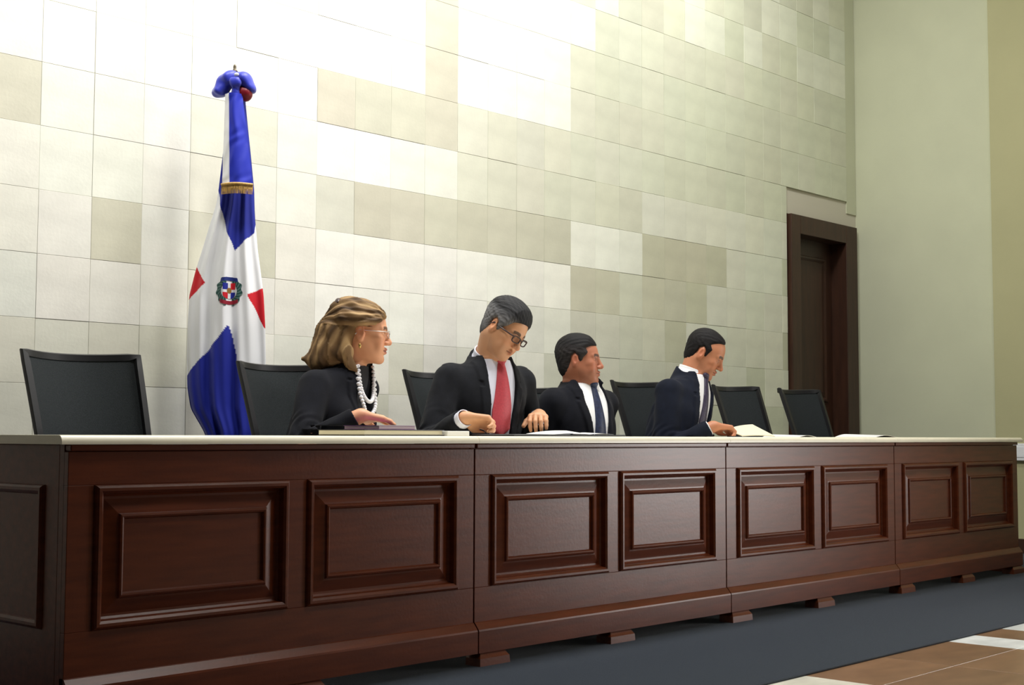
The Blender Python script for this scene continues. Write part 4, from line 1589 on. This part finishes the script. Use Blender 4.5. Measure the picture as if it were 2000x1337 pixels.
# bow
M['bow_blue'] = mat('royal_blue_ribbon', srgb(34, 48, 178), 0.45, 0.45, sheen=0.3)
M['bow_red'] = mat('dark_red_ribbon', srgb(130, 16, 34), 0.45, 0.45)


def puff(name, items, m, parent, wr=.004, seed=0):
    a = np.array([q[0] for q in items])
    lo, hi = a.min(0) - .10, a.max(0) + .10
    v = Vox(*[axis(lo[i], hi[i], .0032) for i in range(3)])
    for cc_, r, rot in items:
        t = math.radians(rot)
        R = np.array([[math.cos(t), 0, math.sin(t)], [0, 1, 0], [-math.sin(t), 0, math.cos(t)]])
        v.ell(cc_, r, .012, 'u', R)
    rr = np.random.RandomState(seed)
    k = rr.uniform(60, 130, 3)
    v.op(lambda x, y, z: wr * (np.sin(k[0] * x + 40 * z + 2 * np.sin(50 * y)) * .6 + np.sin(k[1] * z - 50 * x) * .4), (-9, -9, -9), (9, 9, 9), 0, 'add')
    V, F = v.mesh(1)
    return np_mesh(name, V, F, m, parent)


bow = bpy.data.objects.new('bow', None)
COL.objects.link(bow)
bow.parent = flag
P3 = lambda px, py, y: (fs(px), y, fz(py))
puff('bow_loop', [(P3(436, 156, -.035), (.050, .045, .036), -38), (P3(424, 172, -.035), (.046, .040, .034), -50), (P3(418, 181, -.035), (.026, .040, .018), 30)], M['bow_blue'], bow, .004, 1)
puff('bow_loop', [(P3(466, 154, -.035), (.044, .042, .032), 38), (P3(475, 166, -.030), (.042, .040, .028), 52)], M['bow_blue'], bow, .004, 2)
puff('bow_loop', [(P3(472, 183, -.034), (.030, .034, .030), 35), (P3(465, 179, -.034), (.022, .03, .028), 0)], M['bow_red'], bow, .003, 3)
puff('bow_knot', [(P3(454, 164, -.070), (.026, .022, .026), 0), (P3(454, 184, -.052), (.022, .024, .036), 0)], M['bow_blue'], bow, .003, 4)
puff('ribbon_fold', [(P3(456, 149, -.072), (.012, .012, .009), 0)], M['white'], bow, .001, 5)
# hanging tail: white edge, blue field, gold fringe
nr_, nc_ = 60, 24
tl = np.zeros((nr_, nc_, 3))
tc_ = np.zeros((nr_, nc_, 3))
for i in range(nr_):
    t = i / (nr_ - 1)
    a, b = 433 + 0 * t, 467 + 24 * t
    a -= 1.0 * t
    for j in range(nc_):
        q = j / (nc_ - 1)
        px, py = a + (b - a) * q, 186 + 184 * t
        y = -.060 - .020 * t - .030 * math.sin(PI * q) + .0025 * math.sin(4.5 * q * PI + 7 * t + 2 * math.sin(9 * t)) + .0016 * math.sin(31 * t + 9 * q + 3 * math.sin(13 * t)) * math.sin(5 * t + 4 * q)
        tl[i, j] = (fs(px), y, fz(py))
        tc_[i, j] = WHT * .95 if q < .27 + .006 * math.sin(20 * t) else np.array(srgb(34, 48, 178))
V = tl.reshape(-1, 3)
V2 = V + np.array([0, .004, 0])
I, J = np.meshgrid(np.arange(nr_ - 1), np.arange(nc_ - 1), indexing='ij')
Fq = np.stack([I * nc_ + J, (I + 1) * nc_ + J, (I + 1) * nc_ + J + 1, I * nc_ + J + 1], -1).reshape(-1, 4)
N_ = nr_ * nc_
tail = np_mesh('ribbon_tail', np.concatenate([V, V2]), np.concatenate([Fq, Fq[:, ::-1] + N_]), M['cloth'], bow, np.concatenate([tc_.reshape(-1, 3)] * 2))
mb = MB()
for j in range(46):
    q = j / 45
    px = 432 + 60 * q
    y = -.084 - .030 * math.sin(PI * q)
    mb.tube([(fs(px), y, fz(366)), (fs(px + .2), y - .002, fz(376)), (fs(px + rng.uniform(-.4, .4)), y, fz(386))], [.0020, .0018, .0012], 5)
mb.tube([(fs(432 + 60 * j / 12), -.086 - .030 * math.sin(PI * j / 12), fz(367)) for j in range(13)], .006, 8)
fr_ = mb.build('gold_fringe', M['gold'], bow, smooth=True)
fr_['kind'] = 'stuff'

# ------------------------------------------------------------------ papers and books on the worktop
ZT = 0.800


def sheet(name, label, cat, m, corners, bulge=0.0, th=0.0012, nx=10, ny=6, wave=0.0):
    """thin sheet from four corner points, lifted by bulge in the middle"""
    a, b, c_, d = [Vector(q) for q in corners]
    top_, bot = [], []
    for i in range(nx + 1):
        s_ = i / nx
        r1, r2 = [], []
        for j in range(ny + 1):
            t = j / ny
            p_ = a.lerp(b, s_).lerp(d.lerp(c_, s_), t)
            z = bulge * math.sin(PI * s_) * (.6 + .4 * t) + wave * math.sin(5 * s_ + 2 * t)
            r1.append(p_ + Vector((0, 0, z + th)))
            r2.append(p_ + Vector((0, 0, z)))
        top_.append(r1)
        bot.append(r2)
    mb = MB().grid(top_).grid(bot)
    ring = lambda G: G[0][:] + [r[-1] for r in G[1:]] + G[-1][-2::-1] + [r[0] for r in G[-2:0:-1]]
    A, B = ring(top_), ring(bot)
    mb.grid([A, B], cv=True)
    o = mb.build(name, m, smooth=True)
    ctr = sum((Vector(q) for q in corners), Vector()) / 4
    o.data.transform(Matrix.Translation(-ctr))
    o.location = ctr
    return tag(o, label, cat)


# book and notebook before the woman
bk = thing('book', 'cream-paged book lying flat under the purple notebook on worktop', 'book', (3.40, 3.76, ZT), 0.06)
MB().box(-.215, .19, -.11, .12, .003, .020, .002).build('pages', M['cream'], bk)
MB().box(-.217, .195, -.115, .123, 0, .003).box(-.217, .195, -.115, .123, .020, .0225).build('cover', M['folder'], bk)
bk2 = thing('booklet', 'small white booklet at the right end of the cream-paged book', 'booklet', (3.665, 3.74, ZT), -0.05)
MB().box(-.055, .055, -.10, .10, .0, .019, .002).build('pages', M['paper'], bk2)
nb = thing('notebook', 'purple notebook with pale pink pages under the hand of the woman', 'notebook', (3.40, 3.78, ZT + .0225), 0.12)
MB().box(-.10, .10, -.0765, .09, .0015, .013, .002).build('pages', M['pink'], nb)
MB().box(-.102, .103, -.077, .092, 0, .0015).box(-.102, .103, -.077, .092, .013, .0145).build('cover', M['purple'], nb)
# writing case and sheets before the man in the red tie
fo = thing('writing_case', 'flat black leather writing case under the papers of the man in red tie', 'folder', (4.40, 3.84, ZT), 0.0)
MB().box(-.36, .36, -.13, .13, 0, .007, .003).build('cover', M['folder'], fo)
MB().box(-.34, -.002, -.12, .12, .007, .0085).build('inner_sheet', M['paper'], fo)
sheet('paper', 'white paper sheet with raised edge under the left hand of red tie man', 'paper', M['paper'], [(4.33, 3.76, ZT + .008), (4.56, 3.76, ZT + .009), (4.62, 3.93, ZT + .024), (4.38, 3.95, ZT + .010)], .005)
sheet('paper', 'white paper sheet on the right end of the black writing case', 'paper', M['paper'], [(4.60, 3.78, ZT + .008), (4.75, 3.77, ZT + .008), (4.78, 3.90, ZT + .010), (4.64, 3.91, ZT + .010)], .006)
# papers of the man reading
sheet('paper', 'cream papers tilted up in the hand of the man reading', 'paper', M['cream'], [(5.90, 3.86, ZT + .003), (6.17, 3.84, ZT + .002), (6.21, 4.00, ZT + .062), (5.99, 4.02, ZT + .034)], .006, th=.004)
sheet('paper', 'white paper sheet lying right of the tilted cream papers', 'paper', M['paper'], [(6.28, 3.76, ZT + .0005), (6.48, 3.78, ZT + .0005), (6.46, 3.98, ZT + .0005), (6.26, 3.97, ZT + .0005)], .012)
sheet('paper', 'white paper sheet lying alone near the far end of the worktop', 'paper', M['paper'], [(6.98, 3.70, ZT + .0005), (7.26, 3.72, ZT + .0005), (7.24, 3.96, ZT + .0005), (6.96, 3.94, ZT + .0005)], .016)
